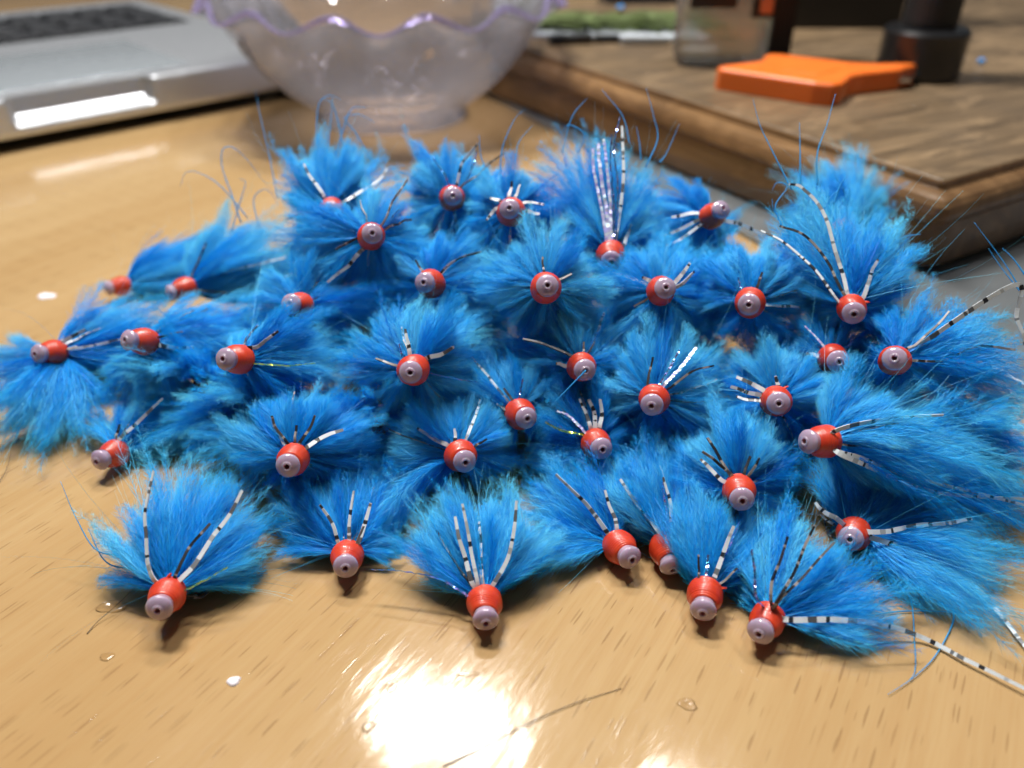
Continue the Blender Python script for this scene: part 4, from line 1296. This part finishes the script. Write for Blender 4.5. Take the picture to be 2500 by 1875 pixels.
# flies deep inside the pile, heads turned away: only their feathers fill the gaps
brng = random.Random(31)
for n, p in enumerate(BURIED):
    z = Vector((brng.uniform(-.3, .3), 0.93, -0.12)).normalized()
    x = Vector((0, 0, 1)).cross(z).normalized()
    y = z.cross(x)
    Mw = Matrix.Translation(Vector(p) * MM + Vector((0, 0.012, -0.003))) @ Matrix((x, y, z)).transposed().to_4x4()
    fly = thing("tube_fly", "fly buried in the pile, only shadowed feathers showing between the heads", "fishing fly", group="buried flies inside the pile")
    fly.matrix_world = Mw
    obj("thread_head", HEADS[n % 4], fly)
    obj("bead", BEAD, fly)
    for n1, pool, b1, bup, jit, sc in [(7, 'S', 62, 10, 12, 1.0), (7, 'M', 40, 20, 12, 0.85)]:
        for k in range(n1):
            ph = 2 * math.pi * (k + brng.uniform(-.3, .3)) / n1
            place_plume(fly, Mw, brng, ph, math.radians(b1 + bup * math.sin(ph) + brng.uniform(-jit, jit)), *POOLS[pool], sc)

trng = random.Random(77)
for i, tip in TUFTS:
    fly, Mw = FLIES[i]
    tip = Vector(tip) * MM
    inv = Mw.inverted()
    tl = inv @ tip
    rad = Vector((tl.x, tl.y, 0)).normalized()
    root = Mw @ (rad * (0.5 * R) + Vector((0, 0, -0.72 * R)))
    d = tip - root
    Ln = d.length
    pool, lens = POOLS['S'] if Ln < 0.0155 else POOLS['M'] if Ln < 0.027 else POOLS['L']
    k = trng.randrange(len(pool))
    sc = min(1.35, Ln * 1.10 / (lens[k] * MM))
    Z = d.normalized()
    back = (tip - Vector((0, 0, 0.16))).normalized()
    Y = back - Z * back.dot(Z)
    Y.normalize()
    Z = (Z - Y * 0.22).normalized()                 # leave room for the curve
    Y = (Y - Z * Y.dot(Z)).normalized()
    X = Y.cross(Z)
    Mp = Matrix.Translation(root) @ Matrix((X, Y, Z)).transposed().to_4x4() @ Matrix.Rotation(trng.uniform(-.3, .3), 4, 'Z') @ Matrix.Diagonal((sc * trng.choice((-1, 1)), sc, sc, 1))
    o = obj("marabou_plume", pool[k], fly)
    o.matrix_basis = inv @ Mp

lrng = random.Random(404)
for i, (fly, Mw) in FLIES.items():
    if i in (12, 39, 40):
        continue
    for _ in range(5):
        ph = math.radians(lrng.choice((lrng.uniform(10, 170), lrng.uniform(10, 170), lrng.uniform(-170, 0))))
        be = math.radians(lrng.uniform(42, 66) if STYLE[i] is BURST else lrng.uniform(26, 46))
        Ln = lrng.uniform(7, 13)
        pts = []
        rad = Vector((math.cos(ph), math.sin(ph), 0))
        for t in (0, 0.3, 0.65, 1.0):
            b_ = be * (1.0 - 0.30 * t) + 0.16
            q = rad * (1.5 + Ln * t * math.sin(b_)) - Vector((0, 0, 1.9 + Ln * t * math.cos(b_)))
            w_ = Mw @ (q * MM)
            w_.z = max(w_.z, 0.0008)
            pts.append(tuple(w_ / MM))
        STRANDS.append((i, lrng.choice('kkwwt'), pts))

srng = random.Random(5)
for i, kind, path in STRANDS:
    fly, Mw = FLIES[i]
    nm, mat, hw, ht, n, tw = STRAND_SPEC[kind.upper()]
    if kind.islower():
        hw, kind = hw * 0.68, kind.upper()
    P = spline(np.array(path) * MM, n)
    if kind in 'TBG':
        P[2:-1] += np.random.default_rng(srng.randrange(10 ** 6)).normal(0, 0.04 * MM, (n - 3, 3))
    if kind in 'WK':                                # limp, slightly kinked
        gk = np.random.default_rng(srng.randrange(10 ** 6))
        kn = gk.normal(0, min(0.22 * MM, 0.012 * float(np.linalg.norm(P[-1] - P[0]))), (6, 3))
        kn[0] = 0
        P = P + np.stack([np.interp(np.linspace(0, 5, n), np.arange(6), kn[:, c]) for c in range(3)], 1)
        P[:, 2] = np.maximum(P[:, 2], 0.0006)
    inv = np.array(Mw.inverted())
    P = P @ inv[:3, :3].T + inv[:3, 3]
    s = srng.uniform(0.8, 1.15)
    if kind == 'W':
        wf, tf = (lambda t: hw * MM * s * (1.0 - 0.45 * t ** 2)), (lambda t: ht * MM * (1 - 0.4 * t))
    elif kind == 'S':
        wf, tf = (lambda t: hw * MM * s * (1.0 - 0.75 * t)), (lambda t: ht * MM * s * (1 - 0.75 * t))
    else:
        wf, tf = (lambda t: hw * MM * s * (1.0 - 0.3 * t)), (lambda t: ht * MM)
    if kind in 'TBG':                              # ribbons lie open to the lamps
        half = Mw.to_3x3().inverted() @ Vector((-0.06, -0.10, 0.99))
        vs, fs, al = strand(P, wf, tf, 4, tw * srng.uniform(-1, 1), 0.0, half, {'B': 0.06, 'T': 0.25, 'G': 0.15}[kind])
    else:
        face = Mw.to_3x3().inverted() @ Vector((0.0, -0.72, 0.69))
        vs, fs, al = strand(P, wf, tf, 4, tw * srng.uniform(-1, 1), srng.uniform(-0.5, 0.5), face)
    obj(nm, mesh_from(nm, vs, fs, mat, kind in 'S', ("along", al)), fly)

# ------------------------------------------------------------------ wooden board and plate
M['steel'] = principled("brushed_grey_plate", (0.30, 0.32, 0.33), 0.32, metallic=0.7, noise=0.25, noise_scale=60)
pl = thing("base_plate", "thin grey metal plate under the wooden board, bright front edge", "plate")
e = np.array([124, -263.0]); e /= np.linalg.norm(e)
nrm2 = np.array([-e[1], e[0]])
c0 = np.array([111, 152.5]) + e * 14
pts = [c0, c0 + nrm2 * 300, c0 + nrm2 * 300 - e * 360, c0 - e * 360]
me = prism_mesh("plate", [tuple(q * MM) for q in pts], 0.0003, 0.0019, M['steel'], 0.0004, 2)
obj("plate_sheet", me, pl)

bo = thing("wooden_board", "thick brown wooden board with moulded edge and worn top", "board")
d_long = np.array([-0.524, 0.852])
d_side = np.array([0.852, 0.524])
corner = np.array([115.4, 209.8])
LB, WB = 300.0, 330.0
rect = [corner, corner + d_side * WB, corner + d_side * WB + d_long * LB, corner + d_long * LB]
def offset_loop(off, rad):
    """rectangle grown by off with corner radius rad"""
    cx = corner + d_side * WB / 2 + d_long * LB / 2
    hx, hy = WB / 2 + off, LB / 2 + off
    out = []
    for sx, sy, a0 in ((-1, -1, 180), (1, -1, 270), (1, 1, 0), (-1, 1, 90)):
        for k in range(6):
            a = math.radians(a0 + 90 * k / 5)
            lx = sx * (hx - rad) + rad * math.cos(a)
            ly = sy * (hy - rad) + rad * math.sin(a)
            out.append(cx + d_side * lx + d_long * ly)
    return out
prof = [(0.0, 26.6, 1.0), (0.35, 26.0, 1.2), (0.4, 24.4, 1.2), (1.4, 24.0, 1.5), (3.0, 23.8, 2), (4.6, 23.0, 2.5), (5.7, 21.4, 3), (6.2, 19.4, 3.5), (6.1, 17.8, 3.5), (5.2, 16.9, 3.5), (4.6, 16.6, 4), (4.9, 16.0, 5), (5.0, 9.0, 7), (4.7, 3.6, 8), (3.2, 2.0, 8)]
vs, fs = [], []
for off, zz, rad in prof:
    vs += [(q[0] * MM, q[1] * MM, zz * MM) for q in offset_loop(off, rad)]
nl = 24
for k in range(len(prof) - 1):
    for j in range(nl):
        j2 = (j + 1) % nl
        fs.append((k * nl + j, (k + 1) * nl + j, (k + 1) * nl + j2, k * nl + j2))
fs.append(tuple((len(prof) - 1) * nl + j for j in range(nl))[::-1])
obj("moulded_edge", mesh_from("moulded_edge", vs, fs, M['board_side'], False), bo)
vs = [(q[0] * MM, q[1] * MM, 26.9 * MM) for q in offset_loop(-0.6, 1.0)] + [(q[0] * MM, q[1] * MM, 26.6 * MM) for q in offset_loop(-0.01, 1.0)] + [(q[0] * MM, q[1] * MM, 25.5 * MM) for q in offset_loop(-0.01, 1.0)]
fs = [tuple(range(nl))] + [(k * nl + j, (k + 1) * nl + j, (k + 1) * nl + (j + 1) % nl, k * nl + (j + 1) % nl) for k in range(2) for j in range(nl)]
obj("board_top", mesh_from("board_top", vs, fs, M['board_top']), bo)
ZB = 26.9 * MM

# ------------------------------------------------------------------ laptop
M['alu'] = principled("satin_aluminium", (0.60, 0.62, 0.65), 0.34, metallic=0.75, noise=0.04, noise_scale=300)
M['pad'] = principled("trackpad_glass", (0.44, 0.48, 0.51), 0.24, metallic=0.5, noise=0.03)
M['key'] = principled("black_keycap", (0.018, 0.019, 0.022), 0.45, noise=0.2)
M['well'] = principled("keyboard_well", (0.05, 0.053, 0.057), 0.5, metallic=0.3, noise=0.1)
M['foot'] = principled("dark_rubber", (0.02, 0.02, 0.02), 0.7, noise=0.2)
lap = thing("laptop", "open silver laptop with black keyboard behind the pile", "laptop")
d1 = np.array([-0.726, -0.688]); d1 /= np.linalg.norm(d1)
d2 = np.array([-d1[1], d1[0]])
d2 = d2 if d2[1] > 0 else -d2
lc = np.array([-92.0, 423.0])
LWID, LDEP = 300.0, 232.0
lap.matrix_world = Matrix(((d1[0], d2[0], 0, lc[0] * MM), (d1[1], d2[1], 0, lc[1] * MM), (0, 0, 1, 0), (0, 0, 0, 1)))
# body: front edge lofted so that the finger scoop is a real cut; local x along the front, y to the back
def front_profile(s):
    u = 0.0
    if 86 < s < 147:
        u = min(1.0, (s - 86) / 5.0, (147 - s) / 5.0)
        u = u * u * (3 - 2 * u)
    plain = [(3.0, 4.5), (0.6, 5.6), (0.0, 7.2), (0.0, 9.6), (0.0, 14.0), (0.15, 18.4), (0.6, 19.5), (1.6, 20.0), (9.0, 20.0)]
    scoop = [(3.0, 4.5), (0.6, 5.6), (0.0, 7.2), (0.2, 9.0), (3.6, 10.6), (5.6, 12.8), (6.3, 18.4), (6.5, 19.6), (9.0, 20.0)]
    return [(p[0] * (1 - u) + q[0] * u, p[1] * (1 - u) + q[1] * u) for p, q in zip(plain, scoop)]
ss = [0, 1, 4, 40, 85] + [86 + 0.8 * k for k in range(1, 8)] + list(range(93, 141, 6)) + [141.5 + 0.8 * k for k in range(7)] + [148, 200, LWID - 4, LWID - 1, LWID]
vs, fs = [], []
for s in ss:
    inset = {0: 4.0, 1: 2.0, LWID: 4.0, LWID - 1: 2.0}.get(s, 0.0)
    pr = [(y + inset * (1 if y < 8 else 0), zz) for y, zz in front_profile(s)] + [(LDEP - inset, 20.0), (LDEP - inset, 4.5)]
    vs += [(s * MM, y * MM, zz * MM) for y, zz in pr]
m = 11
for k in range(len(ss) - 1):
    for j in range(m):
        j2 = (j + 1) % m
        fs.append((k * m + j, (k + 1) * m + j, (k + 1) * m + j2, k * m + j2))
fs.append(tuple(range(m))[::-1])
fs.append(tuple((len(ss) - 1) * m + j for j in range(m)))
body = obj("base_shell", mesh_from("base_shell", vs, fs, M['alu']), lap)
pad = obj("trackpad", box_mesh("trackpad", 0.105, 0.076, 0.0006, M['pad'], 0.0003), lap, ((64 + 52) * MM, 52 * MM, 19.9 * MM))
well = obj("keyboard_panel", box_mesh("keyboard_panel", (LWID - 26) * MM, 0.082, 0.0004, M['well']), lap, (LWID / 2 * MM, (122 + 41) * MM, 19.95 * MM))
KEY = box_mesh("key", 0.0160, 0.0138, 0.0014, M['key'], 0.0005)
for r_ in range(5):
    for c_ in range(14):
        o = obj("key", KEY, well, ((-LWID / 2 + 13 + 11 + c_ * 18.9 + (r_ % 2) * 4) * MM, (-33 + r_ * 16.3) * MM, 0.0004))
for fx, fy in ((15, 15), (LWID - 15, 15), (15, LDEP - 15), (LWID - 15, LDEP - 15)):
    vv, ff = lathe([(0.0005, 0), (0.007, 0), (0.008, 0.0005), (0.008, 0.0048), (0.0005, 0.0048)], 20)
    obj("rubber_foot", mesh_from("rubber_foot", vv, ff, M['foot']), lap, (fx * MM, fy * MM, 0.0))

# ------------------------------------------------------------------ clear wavy bowl
def clear_plastic(name, tint, haze, glass, rough):
    """thin clear plastic: see-through film, some refraction, a little pale haze put in to brighten it"""
    m, nt, b = new_mat(name)
    N = NB(nt)
    b.inputs["Base Color"].default_value = (*tint, 1)
    b.inputs["Roughness"].default_value = rough
    b.inputs["Transmission Weight"].default_value = 1.0
    b.inputs["IOR"].default_value = 1.46
    tc = N.n("ShaderNodeTexCoord").outputs["Object"]
    N.l(N.maprange(N.noise(tc, 120.0, 3), 0.3, 0.7, rough * 0.5, rough * 1.8), b.inputs["Roughness"])
    out = nt.nodes["Material Output"]
    tr = N.n("ShaderNodeBsdfTransparent")
    tr.inputs[0].default_value = (*tint, 1)
    df = N.n("ShaderNodeBsdfTranslucent")
    df.inputs[0].default_value = (*tint, 1)
    d2 = N.n("ShaderNodeBsdfDiffuse")
    d2.inputs[0].default_value = (*tint, 1)
    md = N.n("ShaderNodeMixShader")
    N.l(df.outputs[0], md.inputs[1]); N.l(d2.outputs[0], md.inputs[2])
    m1 = N.n("ShaderNodeMixShader")
    m1.inputs[0].default_value = haze
    gl = N.n("ShaderNodeBsdfGlossy")
    gl.inputs["Roughness"].default_value = rough
    fr = N.n("ShaderNodeFresnel")
    fr.inputs[0].default_value = 1.5
    mf = N.n("ShaderNodeMixShader")
    N.l(fr.outputs[0], mf.inputs[0]); N.l(tr.outputs[0], mf.inputs[1]); N.l(gl.outputs[0], mf.inputs[2])
    N.l(mf.outputs[0], m1.inputs[1]); N.l(md.outputs[0], m1.inputs[2])
    m2 = N.n("ShaderNodeMixShader")
    m2.inputs[0].default_value = glass
    N.l(m1.outputs[0], m2.inputs[1]); N.l(b.outputs[0], m2.inputs[2])
    N.l(m2.outputs[0], out.inputs[0])
    return m
M['clear'] = clear_plastic("clear_violet_plastic", (0.965, 0.945, 0.995), 0.085, 0.16, 0.025)  # haze share paints in brightness that clear plastic takes from bright surroundings
M['rim'] = clear_plastic("violet_bowl_rim", (0.70, 0.64, 0.90), 0.30, 0.22, 0.05)
bw = thing("bowl", "clear violet-tinted plastic bowl with wavy rim and swirled sides", "bowl", (-0.0545, 0.3752, 0.0))
outer = [(2, 3.0), (22, 3.0), (30, 2.2), (33.0, 0.6), (34.2, 1.4), (34.2, 3.2), (32.8, 4.8), (33.2, 6.2), (37.5, 9.0), (43, 13.5), (49, 19), (55, 25.5), (60, 32), (63.8, 38.5), (67.0, 43.5), (71.2, 47.0), (75.0, 49.2)]
inner = [(76.0, 50.6), (74.6, 51.0), (69.8, 48.6), (65.4, 44.6), (61.6, 39.0), (57.4, 32.6), (52.2, 26.4), (46.2, 20.2), (40.2, 15.0), (34.6, 10.8), (29, 7.4), (18, 5.6), (2, 5.4)]
inner = [(r, z + 1000) for r, z in inner]            # marked: the inside is smooth, only the outside is fluted
def wave(r, z, ph):
    inside = z > 500
    z = z - 1000 if inside else z
    k = max(0.0, (z - 38) / 12.0) ** 1.5
    w = math.sin(14 * ph)
    z2 = z + k * 2.6 * w
    r2 = r + k * 1.6 * -w
    if not inside:
        mid = max(0.0, min(1.0, (z - 6) / 8.0)) * max(0.0, min(1.0, (47 - z) / 8.0))
        r2 += mid * 1.8 * abs(math.sin(13 * (ph + z * 0.026))) 
    return r2 * MM, z2 * MM
vs, fs = lathe(outer[:-1] + [(74.4, 48.8)] + inner[2:], 280, close=True, rfun=wave)
obj("bowl_wall", mesh_from("bowl_wall", vs, fs, M['clear'], True), bw)
vs, fs = lathe([(74.6, 49.2), (75.6, 49.3), (76.3, 49.8), (76.4, 50.2), (75.8, 50.7), (74.8, 50.8), (74.0, 50.5)][::1], 280, close=True, rfun=wave)
obj("bowl_rim", mesh_from("bowl_rim", vs, fs, M['rim'], True), bw)

# ------------------------------------------------------------------ things on the board
M['orange'] = principled("orange_plastic", (0.80, 0.165, 0.022), 0.38, sss=0.15, sss_scale=0.003, noise=0.08, noise_scale=80)
M['black'] = principled("black_painted_metal", (0.012, 0.012, 0.013), 0.30, coat=0.3, noise=0.25, noise_scale=90)
M['blackmatte'] = principled("black_plastic", (0.014, 0.014, 0.015), 0.55, noise=0.25, noise_scale=90)
M['chrome'] = principled("bright_steel", (0.75, 0.76, 0.78), 0.18, metallic=1.0, noise=0.08)

ot = thing("orange_tool", "flat orange plastic hand tool with a notched body and pointed tip", "tool")
outl = [(76.5, 309.5), (104, 288.0), (109.5, 285.5), (113.5, 287.5), (121, 299.5), (127.5, 303.5), (142, 309.0), (152, 318.0), (147.5, 319.5), (137, 318.5), (128, 320), (106, 335), (101, 336), (98.5, 333), (96, 325), (92, 321.5), (80, 316), (76, 313)]
me = prism_mesh("tool_body", [(x * MM, y * MM) for x, y in outl], ZB + 0.0002, ZB + 0.0078, M['orange'], 0.0014, 3)
tb_ = obj("tool_body", me, ot)
rec = [(97, 305), (108, 297), (119, 307), (113, 315.5), (104, 320)]
obj("thumb_recess", prism_mesh("thumb_recess", [(x * MM, y * MM) for x, y in rec], ZB + 0.0070, ZB + 0.0081, M['orange'], 0.0004, 2), tb_)
obj("blade", prism_mesh("blade", [(x * MM, y * MM) for x, y in [(143, 309), (147, 309.5), (156, 321), (151, 319.5)]], ZB + 0.003, ZB + 0.0042, M['chrome']), ot)

st = thing("vise_stem", "black metal tool stem standing in a wide collar on the board", "stand", (0.1600, 0.3335, ZB))
vs, fs = lathe([(0.0005, 0), (0.0150, 0), (0.0155, 0.0006), (0.0157, 0.0165), (0.0148, 0.0178), (0.0108, 0.0182), (0.0005, 0.0182)], 48)
obj("collar", mesh_from("collar", vs, fs, M['black'], False), st)
vs, fs = lathe([(0.0005, 0.0182), (0.0098, 0.0182), (0.0100, 0.0200), (0.0106, 0.16), (0.0005, 0.16)], 40)
obj("stem", mesh_from("stem", vs, fs, M['blackmatte'], False), st)

bk = thing("black_box", "tall matte black box at the back of the board", "box", (0.1640, 0.449, ZB))
obj("box_body", box_mesh("box_body", 0.064, 0.022, 0.16, M['blackmatte'], 0.0012), bk)
obj("front_panel", box_mesh("front_panel", 0.030, 0.001, 0.010, M['black'], 0.0003), bk, (-0.001, -0.0113, 0.018))

M['smoke'] = clear_plastic("grey_clear_plastic", (0.80, 0.79, 0.77), 0.22, 0.35, 0.10)
M['copper'] = principled("copper_strip", (0.42, 0.20, 0.13), 0.45, metallic=0.5, noise=0.25, noise_scale=300)
gb = thing("plastic_bottle", "squat grey translucent bottle with dark panels behind the orange tool", "bottle", (0.0865, 0.3575, ZB))
def rounded_loop(hx, hy, rad, k=6):
    out = []
    for sx, sy, a0 in ((-1, -1, 180), (1, -1, 270), (1, 1, 0), (-1, 1, 90)):
        for q in range(k):
            a = math.radians(a0 + 90 * q / (k - 1))
            out.append((sx * (hx - rad) + rad * math.cos(a), sy * (hy - rad) + rad * math.sin(a)))
    return out
levels = [(15.0, 7.0, 4, 0.3), (17.6, 9.2, 5, 1.6), (18.6, 10.0, 6, 4.5), (18.8, 10.2, 6, 12), (18.8, 10.2, 6, 24), (18.0, 9.8, 6, 27), (15.5, 9.0, 6, 29.5), (14.5, 8.6, 6, 34), (14.5, 8.6, 6, 90)]
vs, fs = [], []
for hx, hy, rad, zz in levels:
    vs += [(x * MM, y * MM, zz * MM) for x, y in rounded_loop(hx, hy, rad)]
for k in range(len(levels) - 1):
    for j in range(24):
        fs.append((k * 24 + j, k * 24 + (j + 1) % 24, (k + 1) * 24 + (j + 1) % 24, (k + 1) * 24 + j))
fs.append(tuple(range(24))[::-1]); fs.append(tuple((len(levels) - 1) * 24 + j for j in range(24)))
obj("bottle_body", mesh_from("bottle_body", vs, fs, M['smoke'], True), gb)
obj("dark_panel", box_mesh("dark_panel", 0.0185, 0.0012, 0.07, M['blackmatte'], 0.0005), gb, (-0.0070, -0.0106, 0.0225))
dp = obj("dark_panel", box_mesh("dark_panel", 0.0090, 0.0012, 0.07, M['blackmatte'], 0.0005), gb, (0.0130, -0.0106, 0.0190))
obj("copper_strip", box_mesh("copper_strip", 0.0052, 0.0008, 0.066, M['copper'], 0.0003), dp, (0.0008, -0.0009, 0.0016))
RID = box_mesh("ridge", 0.0030, 0.0005, 0.0005, M['copper'])
post = tag(obj("black_post", box_mesh("black_post", 0.010, 0.012, 0.15, M['blackmatte'], 0.001), loc=(0.1125, 0.366, ZB)), "narrow black upright bar standing beside the grey bottle", "post")

# packet of green material lying on the board
M['bag'] = principled("clear_bag_film", (0.85, 0.88, 0.90), 0.15, trans=0.7, ior=1.3, noise=0.05)
M['greenfur'] = principled("chartreuse_fibres", (0.10, 0.135, 0.04), 0.6, noise=0.6, noise_scale=150)
M['paper'] = principled("white_card", (0.50, 0.54, 0.58), 0.5, noise=0.06, noise_scale=60)
M['navy'] = principled("dark_navy_box", (0.012, 0.018, 0.034), 0.5, noise=0.2, noise_scale=30)
M['bluestripe'] = principled("blue_stripe", (0.010, 0.055, 0.16), 0.5, noise=0.2)
M['glint'] = principled("blue_glass", (0.10, 0.40, 0.95), 0.1, coat=1.0, noise=0.1)
pk = thing("material_packet", "flat packet of lime green fibres on white card lying on the board", "packet", (0.047, 0.428, ZB))
card = obj("card", box_mesh("card", 0.098, 0.052, 0.0022, M['paper'], 0.0006), pk, (0.0, 0.004, 0.0))
card.rotation_euler = (0, 0, -0.12)
rg = np.random.default_rng(3)
vs, fs = [], []
for _ in range(240):
    x0, y0 = rg.uniform(-0.040, 0.034), rg.uniform(-0.012, 0.014)
    a = rg.normal(-0.1, 0.25)
    L = rg.uniform(0.012, 0.028)
    z0 = rg.uniform(0.0026, 0.0062)
    pth = np.array([[x0 + L * t * math.cos(a), y0 + L * t * math.sin(a) + 0.002 * math.sin(t * 5 + x0 * 900), z0 + 0.0018 * math.sin(t * 3.1)] for t in np.linspace(0, 1, 6)])
    v, f, _a = strand(pth, lambda t: 0.0005, lambda t: 0.0003, 3)
    b0 = len(vs)
    vs += v
    fs += [tuple(q + b0 for q in ff) for ff in f]
gf = obj("green_fibres", mesh_from("green_fibres", vs, fs, M['greenfur']), pk)
gf["kind"] = "stuff"
obj("black_clip", box_mesh("black_clip", 0.020, 0.006, 0.0042, M['black'], 0.0008), pk, (-0.020, -0.030, 0.0001)).rotation_euler = (0, 0, 0.15)
obj("black_clip", box_mesh("black_clip", 0.012, 0.005, 0.0036, M['black'], 0.0008), pk, (-0.003, -0.027, 0.0001)).rotation_euler = (0, 0, -0.1)
obj("white_tab", box_mesh("white_tab", 0.021, 0.006, 0.0040, M['paper'], 0.0006), pk, (0.014, -0.031, 0.0001)).rotation_euler = (0, 0, -0.05)
bs = tag(obj("blue_sequin", None or mesh_from("blue_sequin", *lathe([(0.0001, 0.0002), (0.0014, 0.0002), (0.0021, 0.0009), (0.0016, 0.0018), (0.0001, 0.0022)], 20), M['glint'], True), loc=(0.0546, 0.441, ZB + 0.0085)), "small round blue sequin lying on the lime green fibres", "sequin")
tag(obj("blue_bead", mesh_from("blue_bead", *lathe([(0.0001, 0), (0.0010, 0.0001), (0.0016, 0.0010), (0.0012, 0.0020), (0.0001, 0.0024)], 20), M['glint'], True), loc=(0.1962, 0.3550, ZB)), "tiny blue glass bead on the board right of the black stem", "bead")

db = thing("navy_box", "dark navy storage box behind the green packet", "box", (0.110, 0.545, 0.0))
obj("box_body", box_mesh("box_body", 0.110, 0.050, 0.16, M['navy'], 0.002), db)
obj("blue_band", box_mesh("blue_band", 0.010, 0.0012, 0.15, M['bluestripe'], 0.0003), db, (-0.006, -0.0258, 0.003))

# ------------------------------------------------------------------ small litter on the table
M['hair'] = principled("dark_hair", (0.03, 0.025, 0.02), 0.4, noise=0.2)
def hair(label, pts, w):
    P = spline(np.array([(x, y, z) for x, y, z in pts]) * MM, 40)
    vs, fs, al = strand(P, lambda t: w * MM * (1 - 0.5 * t), lambda t: w * MM * (1 - 0.5 * t), 4)
    return tag(obj("loose_hair", mesh_from("loose_hair", vs, fs, M['hair'], True)), label, "hair", "stray hairs on the table")
hair("long dark hair curving across the table in front of the pile", [(-9, 60.2, .15), (-3, 63.4, .25), (3, 66.8, .3), (9, 69.6, .25), (15.6, 72, .12)], 0.065)
hair("short dark hair at the left edge of the table", [(-97, 116.2, .15), (-97.2, 120, .6), (-98.8, 125.3, .9)], 0.05)
hair("dark hair beside the front left fly's feathers", [(-64.8, 81.6, .1), (-64.0, 83.6, .4), (-62, 86, 1.2), (-59, 89.5, 2.8)], 0.05)

def film_material(name):
    m = bpy.data.materials.new(name)
    m.use_nodes = True
    nt = m.node_tree
    nt.nodes.clear()
    N = NB(nt)
    out = N.n("ShaderNodeOutputMaterial")
    tr = N.n("ShaderNodeBsdfTransparent")
    tr.inputs[0].default_value = (0.97, 0.95, 0.92, 1)
    gl = N.n("ShaderNodeBsdfGlossy")
    tc = N.n("ShaderNodeTexCoord").outputs["Object"]
    N.l(N.maprange(N.noise(tc, 900.0, 3), 0.3, 0.7, 0.05, 0.2), gl.inputs["Roughness"])
    fr = N.n("ShaderNodeFresnel")
    fr.inputs[0].default_value = 1.45
    mx = N.n("ShaderNodeMixShader")
    N.l(fr.outputs[0], mx.inputs[0])
    N.l(tr.outputs[0], mx.inputs[1])
    N.l(gl.outputs[0], mx.inputs[2])
    N.l(mx.outputs[0], out.inputs[0])
    return m
M['glue'] = film_material("dried_clear_glue")
M['chip'] = principled("white_plastic_chip", (0.75, 0.70, 0.74), 0.5, noise=0.1)
def blob(name, label, cat, x, y, rx, ry, h, mat, seed, ring=False, grp=None):
    g = random.Random(seed)
    a = [g.uniform(0, 6.28) for _ in range(3)]
    def rf(r, z, ph):
        k = 1 + 0.16 * math.sin(2 * ph + a[0]) + 0.10 * math.sin(3 * ph + a[1]) + 0.05 * math.sin(5 * ph + a[2])
        return r * k, z
    pr = [(1.0, 0.0), (0.93, 0.45), (0.78, 0.8), (0.5, 0.55 if ring else 0.97), (0.25, 0.25 if ring else 1.0), (0.02, 0.2 if ring else 1.0)]
    vs, fs = lathe(pr, 28, rfun=rf)
    vs = [(p[0] * rx * MM, p[1] * ry * MM, p[2] * h * MM + 0.00003) for p in vs]
    return tag(obj(name, mesh_from(name, vs, fs, mat, True), loc=(x * MM, y * MM, 0)), label, cat, grp)
G = "dried glue drops on the table"
blob("glue_drop", "curled dried glue drop in the white glare on the table", "glue drop", -17.2, 72.4, 0.75, 1.2, 0.35, M['glue'], 1, True, G)
blob("glue_drop", "small round glue drop at the dull patch in the glare", "glue drop", -19.6, 66.0, 0.9, 0.7, 0.4, M['glue'], 2, False, G)
blob("glue_drop", "ring-shaped dried glue drop left of the front left fly's bead", "glue drop", -63.2, 87.0, 2.0, 1.5, 0.4, M['glue'], 3, True, G)
blob("glue_drop", "thin glue streak above the glare below the front fly", "glue drop", -6.5, 74.5, 1.6, 0.5, 0.22, M['glue'], 4, False, G)
blob("glue_drop", "dried glue drop right of the long dark hair", "glue drop", 24.5, 69.5, 1.4, 0.9, 0.25, M['glue'], 5, True, G)
blob("plastic_chip", "white plastic chip on the table left of the glare", "chip", -40.0, 73.2, 1.1, 0.7, 0.4, M['chip'], 6)
blob("plastic_chip", "pale blurred chip on the table at the far left", "chip", -125.7, 194.5, 2.2, 2.0, 0.5, M['chip'], 7)
blob("plastic_chip", "faint pale fleck on the table near the left edge of the frame", "chip", -60.0, 77.5, 0.9, 0.9, 0.15, M['glue'], 8)
